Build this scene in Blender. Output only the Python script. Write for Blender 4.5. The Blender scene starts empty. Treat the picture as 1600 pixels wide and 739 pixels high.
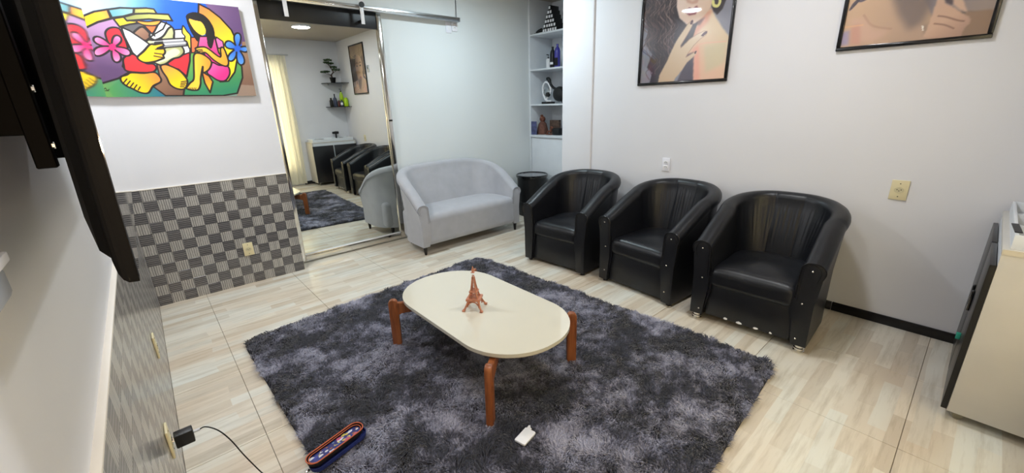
import bpy, bmesh, math, random
import numpy as np
from mathutils import Vector, Matrix
from mathutils.geometry import tessellate_polygon
random.seed(7)
PI = math.pi
C = bpy.context.scene.collection
SC = bpy.context.scene

# ------------------------------------------------------------------ camera
CAM = np.array([0.17052, -4.36677, 1.55])
BR = np.array([0.7470946, -0.6640912, -0.0288522])
BU = np.array([0.2240052, 0.2106620, 0.9515478])
BF = np.array([0.6258365, 0.7173593, -0.3061444])
FPX = 646.582
cd = bpy.data.cameras.new('camera'); cam = bpy.data.objects.new('camera', cd); C.objects.link(cam)
cd.sensor_width = 36; cd.lens = FPX/1600*36; cd.clip_start = 0.02
cam.matrix_world = Matrix(((BR[0], BU[0], -BF[0], CAM[0]), (BR[1], BU[1], -BF[1], CAM[1]), (BR[2], BU[2], -BF[2], CAM[2]), (0, 0, 0, 1)))
SC.camera = cam

def wall_pt(px, py, axis, val):
    """where a measured point of a flat print lies on its wall plane (used to lay out the pictures)"""
    d = BF + BR*(px-800)/FPX - BU*(py-369.5)/FPX
    t = (val-CAM[axis])/d[axis]
    return CAM+d*t

def wall_px(P):
    d = np.array(P)-CAM; z = d@BF
    return (800+FPX*(d@BR)/z, 369.5-FPX*(d@BU)/z)

# ------------------------------------------------------------------ world, light, exposure
W = 3.804; L = 4.94; H = 2.90; YB = .205      # right wall x, rear wall -y, ceiling z, recessed part of the back wall
wd = bpy.data.worlds.new('world'); SC.world = wd; wd.use_nodes = True
wd.node_tree.nodes['Background'].inputs[0].default_value = (.8, .9, 1, 1)
wd.node_tree.nodes['Background'].inputs[1].default_value = .3
SC.view_settings.view_transform = 'Standard'; SC.view_settings.look = 'None'
SC.view_settings.exposure = 0.12; SC.view_settings.gamma = 1; SC.view_settings.use_curve_mapping = False

def area(name, loc, size, power, col, rot=(0, 0, 0), shape='DISK', sy=None, spread=None):
    l = bpy.data.lights.new(name, 'AREA'); l.shape = shape; l.size = size
    if sy: l.size_y = sy
    l.energy = power; l.color = col
    if spread: l.spread = spread
    o = bpy.data.objects.new(name, l); C.objects.link(o); o.location = loc; o.rotation_euler = rot
    return o
LAMPS = [(2.66, -3.34, 20, (.95, .97, 1)), (0.38, -0.80, 31, (.93, .97, 1)), (3.05, -0.95, 27, (.76, .92, 1.0)), (0.85, -3.30, 16, (.95, .975, 1))]
for x, y, pw, col in LAMPS:
    area('ceiling_lamp_light', (x, y, H-.032), .27, pw, col)
area('vanity_lamp_light', (.10, -4.76, 1.46), .05, 5.0, (1, .68, .38), (PI/2, 0, 0))
area('window_daylight', (1.75, -4.93, 1.45), 1.7, 18, (1, .97, .90), (-PI/2, 0, 0), 'RECTANGLE', 2.0)

# ------------------------------------------------------------------ materials
def srgb(c):
    return tuple(((v/255)/12.92 if v/255 <= .04045 else ((v/255+.055)/1.055)**2.4) for v in c)
MATS = {}
def mat(name, col, rough=.5, metal=0, bump=None, coat=0, spec=.5, emit=None, var=None, trans=0, ior=1.45, sheen=0):
    """col: 0..255 srgb. bump=(scale,strength). var=(scale,amount) brightness mottling"""
    m = bpy.data.materials.new(name); m.use_nodes = True; N = m.node_tree.nodes; K = m.node_tree.links
    b = N['Principled BSDF']; c = srgb(col)
    b.inputs['Base Color'].default_value = (*c, 1); b.inputs['Roughness'].default_value = rough
    b.inputs['Metallic'].default_value = metal; b.inputs['Specular IOR Level'].default_value = spec
    b.inputs['Coat Weight'].default_value = coat; b.inputs['Coat Roughness'].default_value = .04
    b.inputs['Transmission Weight'].default_value = trans; b.inputs['IOR'].default_value = ior
    b.inputs['Sheen Weight'].default_value = sheen
    if emit:
        b.inputs['Emission Color'].default_value = (*srgb(emit[0]), 1); b.inputs['Emission Strength'].default_value = emit[1]
    tc = N.new('ShaderNodeTexCoord')
    n = N.new('ShaderNodeTexNoise'); K.new(tc.outputs['Object'], n.inputs['Vector'])
    s, a = var if var else (6, .03)
    n.inputs['Scale'].default_value = s; n.inputs['Detail'].default_value = 4
    r = N.new('ShaderNodeMapRange'); r.inputs['From Min'].default_value = .3; r.inputs['From Max'].default_value = .7
    r.inputs['To Min'].default_value = 1-a; r.inputs['To Max'].default_value = 1+a; K.new(n.outputs['Fac'], r.inputs['Value'])
    v = N.new('ShaderNodeVectorMath'); v.operation = 'SCALE'; v.inputs[0].default_value = c; K.new(r.outputs[0], v.inputs['Scale'])
    K.new(v.outputs[0], b.inputs['Base Color'])
    if bump:
        n2 = N.new('ShaderNodeTexNoise'); n2.inputs['Scale'].default_value = bump[0]; n2.inputs['Detail'].default_value = 6
        K.new(tc.outputs['Object'], n2.inputs['Vector'])
        bp = N.new('ShaderNodeBump'); bp.inputs['Strength'].default_value = bump[1]; bp.inputs['Distance'].default_value = .002
        K.new(n2.outputs['Fac'], bp.inputs['Height']); K.new(bp.outputs[0], b.inputs['Normal'])
    MATS[name] = m
    return m
M = dict(
    wall=mat('wall_paint', (222, 222, 226), .6, bump=(90, .12), var=(1.2, .02)),
    back=mat('back_paint', (222, 227, 228), .6, bump=(60, .06), var=(1, .015)),
    ceil=mat('ceiling_pvc', (178, 167, 152), .35, var=(2, .03)),
    skirt=mat('black_skirting', (18, 17, 19), .25),
    white=mat('white_laminate', (222, 226, 230), .35),
    cream=mat('cream_laminate', (198, 194, 186), .4),
    edge=mat('warm_cream', (200, 193, 178), .6),
    blackdoor=mat('black_lacquer', (20, 20, 24), .35, coat=.1),
    leather=mat('black_leather', (20, 21, 25), .36, bump=(160, .35), var=(14, .15)),
    leatherp=mat('black_leather_piping', (14, 14, 16), .3),
    fabric=mat('grey_suede', (172, 173, 179), .9, bump=(140, .25), var=(9, .05), sheen=.3),
    fabricp=mat('grey_piping', (150, 152, 158), .9),
    legb=mat('black_leg', (16, 14, 14), .35),
    chrome=mat('chrome', (215, 213, 208), .12, 1),
    alum=mat('brushed_aluminium', (205, 208, 210), .3, 1, bump=(200, .1)),
    mirror=mat('mirror_glass', (229, 234, 230), .0, 1, var=(1, 0)),
    tabletop=mat('cream_lacquer', (214, 209, 192), .06, coat=.3, var=(2, .01)),
    undert=mat('table_underside', (112, 98, 84), .6),
    tabledge=mat('table_edge', (232, 229, 218), .3),
    copper=mat('copper', (190, 126, 98), .42, .3, bump=(300, .4), var=(60, .25)),
    plate=mat('outlet_cream', (224, 212, 172), .4),
    platew=mat('outlet_white', (232, 232, 240), .35),
    hole=mat('outlet_hole', (40, 34, 30), .6),
    holeg=mat('socket_face', (206, 196, 160), .4),
    blackp=mat('black_plastic', (17, 17, 18), .42),
    blackg=mat('black_gloss', (8, 8, 9), .12, coat=.6),
    tvblack=mat('tv_shell', (9, 9, 10), .6, spec=.15),
    screen=mat('screen_glass', (5, 5, 6), .015, spec=1.0, coat=1.0),
    cable=mat('cable_black', (22, 20, 20), .5),
    ledge=mat('ledge_white', (228, 222, 212), .4),
    light=mat('lamp_diffuser', (255, 255, 255), .5, emit=((255, 250, 240), 9)),
    whitep=mat('white_plastic', (236, 236, 238), .35),
    paper=mat('white_card', (240, 242, 246), .5),
    navy=mat('navy_fabric', (30, 44, 110), .8, bump=(200, .5), var=(30, .3)),
    dark=mat('dark_fabric', (24, 20, 24), .8),
    orange=mat('orange_trim', (196, 98, 62), .5),
    teal=mat('teal_plastic', (40, 150, 128), .4),
    purple=mat('blue_violet_bottle', (66, 62, 150), .25),
    lime=mat('lime_plastic', (176, 214, 26), .3),
    brownb=mat('brown_bottle', (92, 42, 44), .3),
    bluegrey=mat('slate_bottle', (60, 66, 88), .3),
    doll=mat('brown_cloth', (110, 74, 62), .9, var=(30, .3)),
    hairc=mat('auburn', (112, 66, 50), .8, var=(40, .4)),
    photob=mat('photo_brown', (90, 72, 62), .4, var=(25, .6)),
    photop=mat('photo_violet', (78, 82, 122), .4, var=(25, .6)),
    soil=mat('soil', (50, 36, 26), .9), bark=mat('bark', (66, 48, 34), .9),
    leaf=mat('leaf', (56, 84, 40), .6, var=(40, .4)),
    glassb=mat('smoked_glass', (30, 34, 34), .05, trans=.6),
    clear=mat('clear_plastic', (225, 230, 230), .08, trans=.9),
    black=mat('black_frame', (14, 13, 14), .2, coat=.4),
    grout=mat('grout', (150, 140, 126), .8),
    gapshade=mat('gap_shade_dark', (22, 20, 18), .6),
    castor=mat('castor', (150, 145, 128), .3, trans=.2),
)
def nt(name):
    m = bpy.data.materials.new(name); m.use_nodes = True
    return m, m.node_tree.nodes, m.node_tree.links, m.node_tree.nodes['Principled BSDF']
def mathn(N, K, op, a, b=None, c=None):
    n = N.new('ShaderNodeMath'); n.operation = op
    for i, v in enumerate((a, b, c)):
        if v is None: continue
        if isinstance(v, (int, float)): n.inputs[i].default_value = v
        else: K.new(v, n.inputs[i])
    return n.outputs[0]
def ramp(N, K, fac, stops, interp='LINEAR'):
    r = N.new('ShaderNodeValToRGB'); e = r.color_ramp.elements; r.color_ramp.interpolation = interp
    for i, (p, c) in enumerate(stops):
        el = e[i] if i < 2 else e.new(p)
        el.position = p; el.color = (*srgb(c), 1)
    K.new(fac, r.inputs[0]); return r.outputs[0]
def noise(N, K, vec, scale, detail=3, rough=.5):
    n = N.new('ShaderNodeTexNoise'); n.inputs['Scale'].default_value = scale; n.inputs['Detail'].default_value = detail
    n.inputs['Roughness'].default_value = rough; K.new(vec, n.inputs['Vector']); return n.outputs['Fac']
def mapping(N, K, vec, sc=(1, 1, 1), loc=(0, 0, 0)):
    n = N.new('ShaderNodeMapping'); n.inputs['Scale'].default_value = sc; n.inputs['Location'].default_value = loc
    K.new(vec, n.inputs['Vector']); return n.outputs[0]
def mixc(N, K, fac, a, b, mode='MIX'):
    n = N.new('ShaderNodeMix'); n.data_type = 'RGBA'; n.blend_type = mode
    if isinstance(fac, (int, float)): n.inputs[0].default_value = fac
    else: K.new(fac, n.inputs[0])
    for i, v in ((6, a), (7, b)):
        if isinstance(v, tuple): n.inputs[i].default_value = (*v, 1)
        else: K.new(v, n.inputs[i])
    return n.outputs[2]

def floor_mat():
    m, N, K, b = nt('floor_tile_print')
    g = N.new('ShaderNodeNewGeometry').outputs['Position']
    br = N.new('ShaderNodeTexBrick'); br.offset = .37; br.offset_frequency = 2
    br.inputs['Scale'].default_value = 1; br.inputs['Mortar Size'].default_value = 0; br.inputs['Brick Width'].default_value = .46
    br.inputs['Row Height'].default_value = .072; br.inputs['Color1'].default_value = (0, 0, 0, 1); br.inputs['Color2'].default_value = (1, 1, 1, 1)
    br.inputs['Bias'].default_value = 0
    w = N.new('ShaderNodeVectorMath'); w.operation = 'ADD'; K.new(g, w.inputs[0])
    nz = N.new('ShaderNodeTexNoise'); nz.inputs['Scale'].default_value = 1.6; K.new(g, nz.inputs['Vector'])
    sc = N.new('ShaderNodeVectorMath'); sc.operation = 'MULTIPLY'; K.new(nz.outputs['Color'], sc.inputs[0]); sc.inputs[1].default_value = (.1, .03, 0)
    K.new(sc.outputs[0], w.inputs[1]); K.new(w.outputs[0], br.inputs['Vector'])
    strip = ramp(N, K, br.outputs['Color'], [(0, (212, 200, 184)), (.22, (224, 214, 200)), (.5, (229, 222, 210)), (.8, (226, 223, 215)), (1, (204, 191, 174))])
    st = noise(N, K, mapping(N, K, g, (2.5, 26, 1)), 1, 5, .65)
    grain = ramp(N, K, st, [(.30, (206, 198, 186)), (.52, (255, 255, 255)), (.75, (255, 254, 251))])
    big = noise(N, K, mapping(N, K, g, (.9, 2.6, 1), (3, 1, 0)), 1.3, 2)
    tint = ramp(N, K, big, [(.35, (240, 233, 222)), (.65, (250, 254, 252))])
    c = mixc(N, K, .55, strip, grain, 'MULTIPLY'); c = mixc(N, K, .8, c, tint, 'MULTIPLY')
    K.new(c, b.inputs['Base Color']); b.inputs['Roughness'].default_value = .16; b.inputs['Specular IOR Level'].default_value = .45
    return m
M['floor'] = floor_mat()

def check_mat(name, dark, along):
    """printed stripes of one check of the wall tiles; along = axis the stripes repeat on"""
    m, N, K, b = nt(name)
    g = N.new('ShaderNodeNewGeometry').outputs['Position']
    sp = N.new('ShaderNodeSeparateXYZ'); K.new(g, sp.inputs[0])
    n = noise(N, K, mapping(N, K, g, (3, 3, 3)), 9, 2)
    if along == 'z': v = sp.outputs['Z']; fr = 62
    else: v = mathn(N, K, 'ADD', sp.outputs['X'], sp.outputs['Y']); fr = 66
    k = mathn(N, K, 'ADD', mathn(N, K, 'MULTIPLY', v, fr), mathn(N, K, 'MULTIPLY', n, .5))
    f = mathn(N, K, 'FRACT', k)
    cell = mathn(N, K, 'FLOOR', k)
    wn = N.new('ShaderNodeTexWhiteNoise'); wn.noise_dimensions = '1D'; K.new(cell, wn.inputs['W'])
    s = mathn(N, K, 'ABSOLUTE', mathn(N, K, 'SUBTRACT', f, .5))
    s = mathn(N, K, 'ADD', s, mathn(N, K, 'MULTIPLY', wn.outputs['Value'], .14))
    if dark: c = ramp(N, K, s, [(.16, (68, 67, 70)), (.42, (104, 102, 104)), (.60, (150, 147, 146))])
    else: c = ramp(N, K, s, [(.10, (188, 184, 178)), (.34, (170, 167, 163)), (.58, (98, 96, 98))])
    fine = noise(N, K, g, 60, 3)
    c = mixc(N, K, .5, c, ramp(N, K, fine, [(.3, (205, 205, 205)), (.7, (255, 255, 255))]), 'MULTIPLY')
    K.new(c, b.inputs['Base Color']); b.inputs['Roughness'].default_value = .22
    return m
M['checkd'] = check_mat('dark_check', True, 'z'); M['checkl'] = check_mat('light_check', False, 'x')
for k in ('checkd', 'checkl'):
    M['g'+k] = M[k].copy(); q = M['g'+k].node_tree.nodes['Principled BSDF']; q.inputs['Coat Weight'].default_value = .65; q.inputs['Coat Roughness'].default_value = .2; q.inputs['Roughness'].default_value = .34

def wood_mat():
    m, N, K, b = nt('orange_wood')
    o = N.new('ShaderNodeTexCoord').outputs['Object']
    n = noise(N, K, mapping(N, K, o, (14, 14, 1.6)), 2.5, 5, .6)
    c = ramp(N, K, n, [(.3, (112, 60, 32)), (.5, (152, 88, 48)), (.72, (174, 108, 62))])
    K.new(c, b.inputs['Base Color']); b.inputs['Roughness'].default_value = .35
    return m
M['wood'] = wood_mat()

def rug_mat():
    m, N, K, b = nt('rug_pile')
    g = N.new('ShaderNodeNewGeometry').outputs['Position']
    p = mapping(N, K, g, (1, 1, 0))
    big = noise(N, K, p, 3.1, 3, .6); mid = noise(N, K, mapping(N, K, g, (1, 1, 0), (5, 2, 0)), 13, 3, .6)
    fine = noise(N, K, mapping(N, K, g, (1, 1, 0), (1, 7, 0)), 75, 3, .7)
    v = mathn(N, K, 'ADD', mathn(N, K, 'MULTIPLY', big, 1.15), mathn(N, K, 'MULTIPLY', mid, .55))
    v = mathn(N, K, 'ADD', v, mathn(N, K, 'MULTIPLY', fine, .62))
    c = ramp(N, K, v, [(.80, (36, 37, 48)), (.98, (74, 74, 90)), (1.0, (130, 130, 148))])
    r = [n for n in N if n.bl_idname == 'ShaderNodeValToRGB'][-1].color_ramp
    v2 = mathn(N, K, 'MULTIPLY', v, .437)
    K.new(v2, [n for n in N if n.bl_idname == 'ShaderNodeValToRGB'][-1].inputs[0])
    r.elements[0].position = .455; r.elements[1].position = .50; r.elements[2].position = .54
    e = r.elements.new(.60); e.color = (*srgb((172, 172, 190)), 1)
    K.new(c, b.inputs['Base Color']); b.inputs['Roughness'].default_value = .65; b.inputs['Sheen Weight'].default_value = .3
    return m
M['rug'] = rug_mat()

def marble_mat():
    m, N, K, b = nt('dark_marble')
    o = N.new('ShaderNodeTexCoord').outputs['Object']
    n = noise(N, K, mapping(N, K, o, (3, 7, 1)), 3.5, 6, .7)
    s = mathn(N, K, 'ABSOLUTE', mathn(N, K, 'SUBTRACT', n, .5))
    K.new(ramp(N, K, s, [(0, (190, 190, 194)), (.03, (104, 104, 110)), (.09, (56, 56, 62))]), b.inputs['Base Color'])
    b.inputs['Roughness'].default_value = .1
    return m
M['marble'] = marble_mat()

def curtain_mat():
    m, N, K, b = nt('curtain_cloth')
    b.inputs['Base Color'].default_value = (*srgb((242, 238, 222)), 1); b.inputs['Roughness'].default_value = .9
    t = N.new('ShaderNodeBsdfTranslucent'); t.inputs[0].default_value = (*srgb((250, 243, 222)), 1)
    mx = N.new('ShaderNodeMixShader'); mx.inputs[0].default_value = .45
    K.new(b.outputs[0], mx.inputs[1]); K.new(t.outputs[0], mx.inputs[2]); K.new(mx.outputs[0], N['Material Output'].inputs[0])
    return m
M['curtain'] = curtain_mat()

def print_mat(name, coat):
    m, N, K, b = nt(name)
    a = N.new('ShaderNodeAttribute'); a.attribute_name = 'Col'; K.new(a.outputs['Color'], b.inputs['Base Color'])
    b.inputs['Roughness'].default_value = .45; b.inputs['Coat Weight'].default_value = coat; b.inputs['Coat Roughness'].default_value = .03
    return m
M['canvas'] = print_mat('canvas_print', 0.0); M['poster'] = print_mat('glazed_print', 1.0)

# ------------------------------------------------------------------ helpers
def mesh_obj(name, me, m, parent=None, smooth=None):
    ms = m if isinstance(m, (list, tuple)) else [m]
    for x in ms: me.materials.append(x)
    if smooth is not None and len(me.polygons):
        me.polygons.foreach_set('use_smooth', [smooth]*len(me.polygons))
    o = bpy.data.objects.new(name, me); C.objects.link(o)
    if parent is not None: o.parent = parent
    return o
def obj(name, bm, m, parent=None, smooth=False, loc=None, rot=None):
    me = bpy.data.meshes.new(name); bmesh.ops.recalc_face_normals(bm, faces=bm.faces[:]); bm.to_mesh(me); bm.free()
    o = mesh_obj(name, me, m, parent)
    if smooth:
        me.polygons.foreach_set('use_smooth', [True]*len(me.polygons))
        try: me.set_sharp_from_angle(angle=math.radians(42))
        except Exception: pass
    if loc: o.location = loc
    if rot: o.rotation_euler = rot
    return o
def thing(name, label, cat, loc=(0, 0, 0), rz=0, group=None):
    o = bpy.data.objects.new(name, None); C.objects.link(o); o.empty_display_size = .05
    o.location = loc; o.rotation_euler = (0, 0, rz); tag(o, label, cat, group); return o
def tag(o, label, cat, group=None):
    o['label'] = label; o['category'] = cat
    if group: o['group'] = group
    return o
def struct(o): o['kind'] = 'structure'; return o
def B(): return bmesh.new()
def box(bm, lo, hi, bev=0, seg=2, mi=0, mtx=None):
    r = bmesh.ops.create_cube(bm, size=1); vs = r['verts']
    for v in vs: v.co = Vector([lo[i]+(v.co[i]+.5)*(hi[i]-lo[i]) for i in range(3)])
    fs = set(f for v in vs for f in v.link_faces)
    for f in fs: f.material_index = mi
    if bev:
        es = list(set(e for v in vs for e in v.link_edges))
        q = bmesh.ops.bevel(bm, geom=es, offset=bev, segments=seg, profile=.5, affect='EDGES')
        vs = list(set(v for v in vs if v.is_valid) | set(q['verts']))
        for f in q['faces']: f.material_index = mi
    if mtx is not None:
        allv = set(v for v in vs if v.is_valid)
        for v in allv: v.co = mtx @ v.co
    return bm
def bxo(name, lo, hi, m, parent=None, bev=0, seg=2):
    """box object; bevelled, origin at parent's"""
    return obj(name, box(B(), lo, hi, bev, seg), m, parent, smooth=bev > 0)
def ring_faces(bm, rings, closed=True, capa=True, capb=True):
    n = len(rings[0])
    for a, b in zip(rings, rings[1:]):
        for i in range(n if closed else n-1):
            bm.faces.new((a[i], a[(i+1) % n], b[(i+1) % n], b[i]))
    if closed and capa: bm.faces.new(rings[0][::-1])
    if closed and capb: bm.faces.new(rings[-1])
def lathe(bm, prof, n=24, c=(0, 0, 0)):
    rings = []
    for r, z in prof:
        rings.append([bm.verts.new((c[0]+max(r, 1e-4)*math.cos(2*PI*i/n), c[1]+max(r, 1e-4)*math.sin(2*PI*i/n), c[2]+z)) for i in range(n)])
    ring_faces(bm, rings); return bm
def tube(bm, pts, rad, n=10, closed=False, flat=1.0):
    pts = [Vector(p) for p in pts]; m = len(pts); rings = []; up = None
    for i, p in enumerate(pts):
        if closed: t = pts[(i+1) % m]-pts[i-1]
        else: t = pts[min(i+1, m-1)]-pts[max(i-1, 0)]
        t.normalize()
        if up is None:
            up = Vector((0, 0, 1)) if abs(t.z) < .9 else Vector((1, 0, 0))
        s = t.cross(up).normalized(); up = s.cross(t).normalized()
        r = rad[i] if isinstance(rad, (list, tuple)) else rad
        rings.append([bm.verts.new(p+s*math.cos(2*PI*k/n)*r+up*math.sin(2*PI*k/n)*r*flat) for k in range(n)])
    if closed: rings.append(rings[0]); ring_faces(bm, rings, capa=False, capb=False)
    else: ring_faces(bm, rings)
    return bm
def prism(bm, poly, d0, d1, axis='z', bev=0):
    """poly: 2d outline; extruded along axis between d0 and d1"""
    def mk(a, b, d):
        return {'z': (a, b, d), 'x': (d, a, b), 'y': (a, d, b)}[axis]
    lo = [bm.verts.new(mk(a, b, d0)) for a, b in poly]; hi = [bm.verts.new(mk(a, b, d1)) for a, b in poly]
    n = len(poly)
    fs = [bm.faces.new((lo[i], lo[(i+1) % n], hi[(i+1) % n], hi[i])) for i in range(n)]
    f1 = bm.faces.new(lo[::-1]); f2 = bm.faces.new(hi)
    if bev:
        bmesh.ops.bevel(bm, geom=list(f1.edges)+list(f2.edges), offset=bev, segments=2, profile=.5, affect='EDGES')
    return bm
def crom(pts, n=6, closed=True):
    """smooth curve through points"""
    P = [np.array(p, float) for p in pts]; m = len(P); out = []
    for i in range(m if closed else m-1):
        g = (lambda k: P[k % m]) if closed else (lambda k: P[min(max(k, 0), m-1)])
        p0, p1, p2, p3 = g(i-1), g(i), g(i+1), g(i+2)
        for k in range(n):
            t = k/n
            out.append(.5*((2*p1)+(-p0+p2)*t+(2*p0-5*p1+4*p2-p3)*t*t+(-p0+3*p1-3*p2+p3)*t**3))
    if not closed: out.append(P[-1])
    return out
def rrect(a, b, R, n=10):
    out = []
    for sx, sy, a0 in ((1, 1, 0), (-1, 1, 90), (-1, -1, 180), (1, -1, 270)):
        for k in range(n+1):
            t = math.radians(a0+90*k/n); out.append((sx*(a-R)+R*math.cos(t), sy*(b-R)+R*math.sin(t)))
    return out
def cushion(name, lo, hi, r, dome, m, parent, seg=10, wob=0, folds=0, mtx=None):
    """soft rounded block: a dense box pulled to a rounded-box shape, domed on top"""
    bm = B(); bmesh.ops.create_cube(bm, size=2)
    bmesh.ops.subdivide_edges(bm, edges=bm.edges[:], cuts=seg*2, use_grid_fill=True)
    c = [(lo[i]+hi[i])/2 for i in range(3)]; h = [(hi[i]-lo[i])/2 for i in range(3)]
    rng = np.random.default_rng(3); ph = rng.uniform(0, 6, 6)
    for v in bm.verts:
        u = v.co.copy()
        # denser near the borders
        q = [math.copysign(1-(1-abs(u[i]))**1.6, u[i]) for i in range(3)]
        p = Vector([q[i]*h[i] for i in range(3)])
        inn = Vector([max(-h[i]+r, min(h[i]-r, p[i])) for i in range(3)])
        d = p-inn
        if d.length > 1e-9: p = inn+d.normalized()*r if max(abs(u[0]), abs(u[1]), abs(u[2])) > .999 else p
        k = max(0, (1-(p.x/h[0])**2))*max(0, (1-(p.y/h[1])**2))
        if u.z > 0: p.z += dome*k**.6
        if wob and u.z > 0: p.z += wob*math.sin(p.x*19+ph[0])*math.sin(p.y*13+ph[1])*k
        if folds: p.x += folds*math.sin(p.y*14+ph[2])*max(0, p.z/h[2])
        v.co = Vector(c)+p
    return obj(name, bm, m, parent, smooth=True)

# ------------------------------------------------------------------ the room
def slab(name, lo, hi, m): return struct(bxo(name, lo, hi, m))
floor = slab('floor', (-.1, -5.08, -.06), (5.2, .32, -.006), M['grout'])
xs = [-.379+.7076*k for k in range(9)]; ys = [-5.091+.7076*k for k in range(9)]
shared = None
for x0 in xs:
    for y0 in ys:
        a0, a1 = max(x0, 0), min(x0+.7076, 5.04); b0, b1 = max(y0, -4.94), min(y0+.7076, .2)
        if a1-a0 < .02 or b1-b0 < .02: continue
        g = .0012
        full = (a1-a0 > .707 and b1-b0 > .707)
        if full and shared is not None:
            o = bpy.data.objects.new('tile', shared); C.objects.link(o); o.parent = floor
        else:
            o = obj('tile', box(B(), (g, g, -.02), (a1-a0-g, b1-b0-g, 0), .0012, 1), M['floor'], floor)
            if full: shared = o.data
        o.location = (a0, b0, 0)
slab('ceiling', (-.1, -5.08, H), (5.2, .32, H+.08), M['ceil'])
wall_left = slab('wall_left', (-.1, -5.08, 0), (-.0125, .32, H), M['wall'])
wall_back = slab('wall_back', (-.012, 0.012, 0), (1.163, .205, H), M['wall'])
slab('wall_back_recess', (1.163, .205, 0), (5.2, .32, H), M['back'])
wall_right = slab('wall_right', (W, -5.08, 0), (W+.12, -1.54, H), M['wall'])
struct(bxo('trim_3', (3.785, -1.545, -.02), (3.95, -1.135, H+.02), M['wall'], bev=.012, seg=4))           # the pillar
slab('wall_alcove', (3.95, -1.40, 0), (5.15, -1.245, H), M['wall'])
slab('wall_far_right', (5.06, -1.3, 0), (5.2, .205, H), M['wall'])
# rear wall with a curtained window opening
rear = B()
for lo, hi in (((-.1, -5.08, 0), (.95, -4.94, H)), ((.95, -5.08, 0), (2.62, -4.94, .35)), ((.95, -5.08, 2.4), (2.62, -4.94, H)), ((2.62, -5.08, 0), (W+.1, -4.94, H))): box(rear, lo, hi)
struct(obj('wall_rear', rear, M['wall']))
wn = struct(bxo('window_1', (.95, -5.065, .35), (2.62, -5.055, 2.4), mat('window_daylight_glass', (250, 244, 225), .3, emit=((255, 240, 205), 1.6))))
fr = B()
for lo, hi in (((.95, -5.05, .35), (.99, -5.00, 2.4)), ((2.58, -5.05, .35), (2.62, -5.00, 2.4)), ((.99, -5.05, .35), (2.58, -5.00, .39)), ((.99, -5.05, 2.36), (2.58, -5.00, 2.4)), ((1.765, -5.05, .39), (1.805, -5.00, 2.36))): box(fr, lo, hi, .003, 1)
obj('window_frame', fr, M['alum'], wn)
# skirting on the right wall
sk = struct(bxo('baseboard_right', (W-.014, -4.93, 0), (W, -3.84, .066), M['skirt'], bev=.002))
bxo('skirting_board', (W-.014, -3.836, 0), (W, -1.55, .066), M['skirt'], sk, bev=.002)
struct(bxo('baseboard_rear', (2.7, -4.94, 0), (W-.02, -4.927, .068), M['skirt'], bev=.002))
# checked wainscot tiles on the back wall
T = .0888; NR = 11; X1 = 1.161
mD = mL = None
for r in range(NR):
    for c in range(14):
        x1 = X1-c*T; x0 = max(x1-T, .001)
        if x1-x0 < .01: continue
        dark = (r+c) % 2 == 0; z0 = r*T
        pr = (.0006 if dark else .0)
        key = (x1-x0) > T-.001
        src = mD if dark else mL
        if key and src is not None:
            o = bpy.data.objects.new('tile', src); C.objects.link(o); o.parent = wall_back
        else:
            o = obj('tile', box(B(), (.0005, -pr-.0005, .0005), (x1-x0-.0005, .02, T-.0005), .0006, 1), M['checkd' if dark else 'checkl'], wall_back)
            if key:
                if dark: mD = o.data
                else: mL = o.data
        o.location = (x0, 0, z0)
ZT = NR*T
struct(bxo('trim_1', (.004, -.004, ZT), (X1+.002, .012, ZT+.008), M['ledge'], bev=.001))
# the same tiles on the left wall, seen at a grazing angle
bm = B()
for r in range(NR):
    for c in range(56):
        y1 = -c*T; dark = (r+c) % 2 == 0
        if y1-T < -4.94: continue
        box(bm, (-.013, y1-T+.0005, r*T+.0005), (.0, y1-.0005, (r+1)*T-.0005), 0, 1, 0 if dark else 1)
o = obj('tile', bm, [M['gcheckd'], M['gcheckl']], wall_left); o['kind'] = 'stuff'
struct(bxo('trim_2', (-.013, -4.94, ZT), (.003, -.005, ZT+.008), M['ledge'], bev=.001))

# ------------------------------------------------------------------ sliding mirror door with rail
dr = struct(bpy.data.objects.new('door_1', None)); C.objects.link(dr)
bxo('mirror_pane', (1.232, .1925, .095), (2.345, .1995, 2.335), M['mirror'], dr)
bxo('top_panel', (1.232, .178, 2.335), (2.33, .1995, 2.50), M['blackp'], dr, .001)
bxo('stile', (1.172, .168, .022), (1.233, .203, 2.52), M['chrome'], dr, .004)
bxo('stile', (2.332, .168, .022), (2.386, .203, 2.50), M['chrome'], dr, .004)
bxo('bottom_rail', (1.2335, .170, .022), (2.3315, .203, .086), M['chrome'], dr, .003)
bxo('rail_bead', (1.2335, .172, .0865), (2.3315, .192, .094), M['whitep'], dr, .002)
bxo('stile_joint', (2.344, .164, 1.395), (2.384, .1675, 1.415), M['blackp'], dr)
ra = thing('sliding_door_rail', 'long aluminium rail above the mirror door, running right across the pale wall', 'rail', (0, 0, 2.49))
bxo('rail_bar', (1.165, .100, -.004), (3.355, .145, .042), M['alum'], ra, .003)
bxo('rail_track', (1.165, .090, .012), (3.32, .0995, .022), M['chrome'], ra, .001)
for x in (1.25, 2.05, 3.28): bxo('wall_bracket', (x, .1455, .0), (x+.05, .2045, .05), M['alum'], ra, .002)
for x in (1.418, 2.130):
    h = thing('door_hanger', 'flat white hanger strap over the black door top, %s of two' % ('left' if x < 2 else 'right'), 'hanger', (x, .175, 2.355), 0, 'straps hanging the mirror door from its rail')
    bxo('strap', (0, -.094, 0.0), (.036, -.0865, .22), M['whitep'], h, .002)
    bxo('standoff', (.01, -.0862, .02), (.028, .0025, .045), M['blackp'], h, .002)
    obj('wheel', lathe(B(), [(.0, -.008), (.026, -.008), (.026, .008), (0, .008)], 20), M['blackp'], h, True, loc=(.018, -.104, .175), rot=(PI/2, 0, 0))

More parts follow.
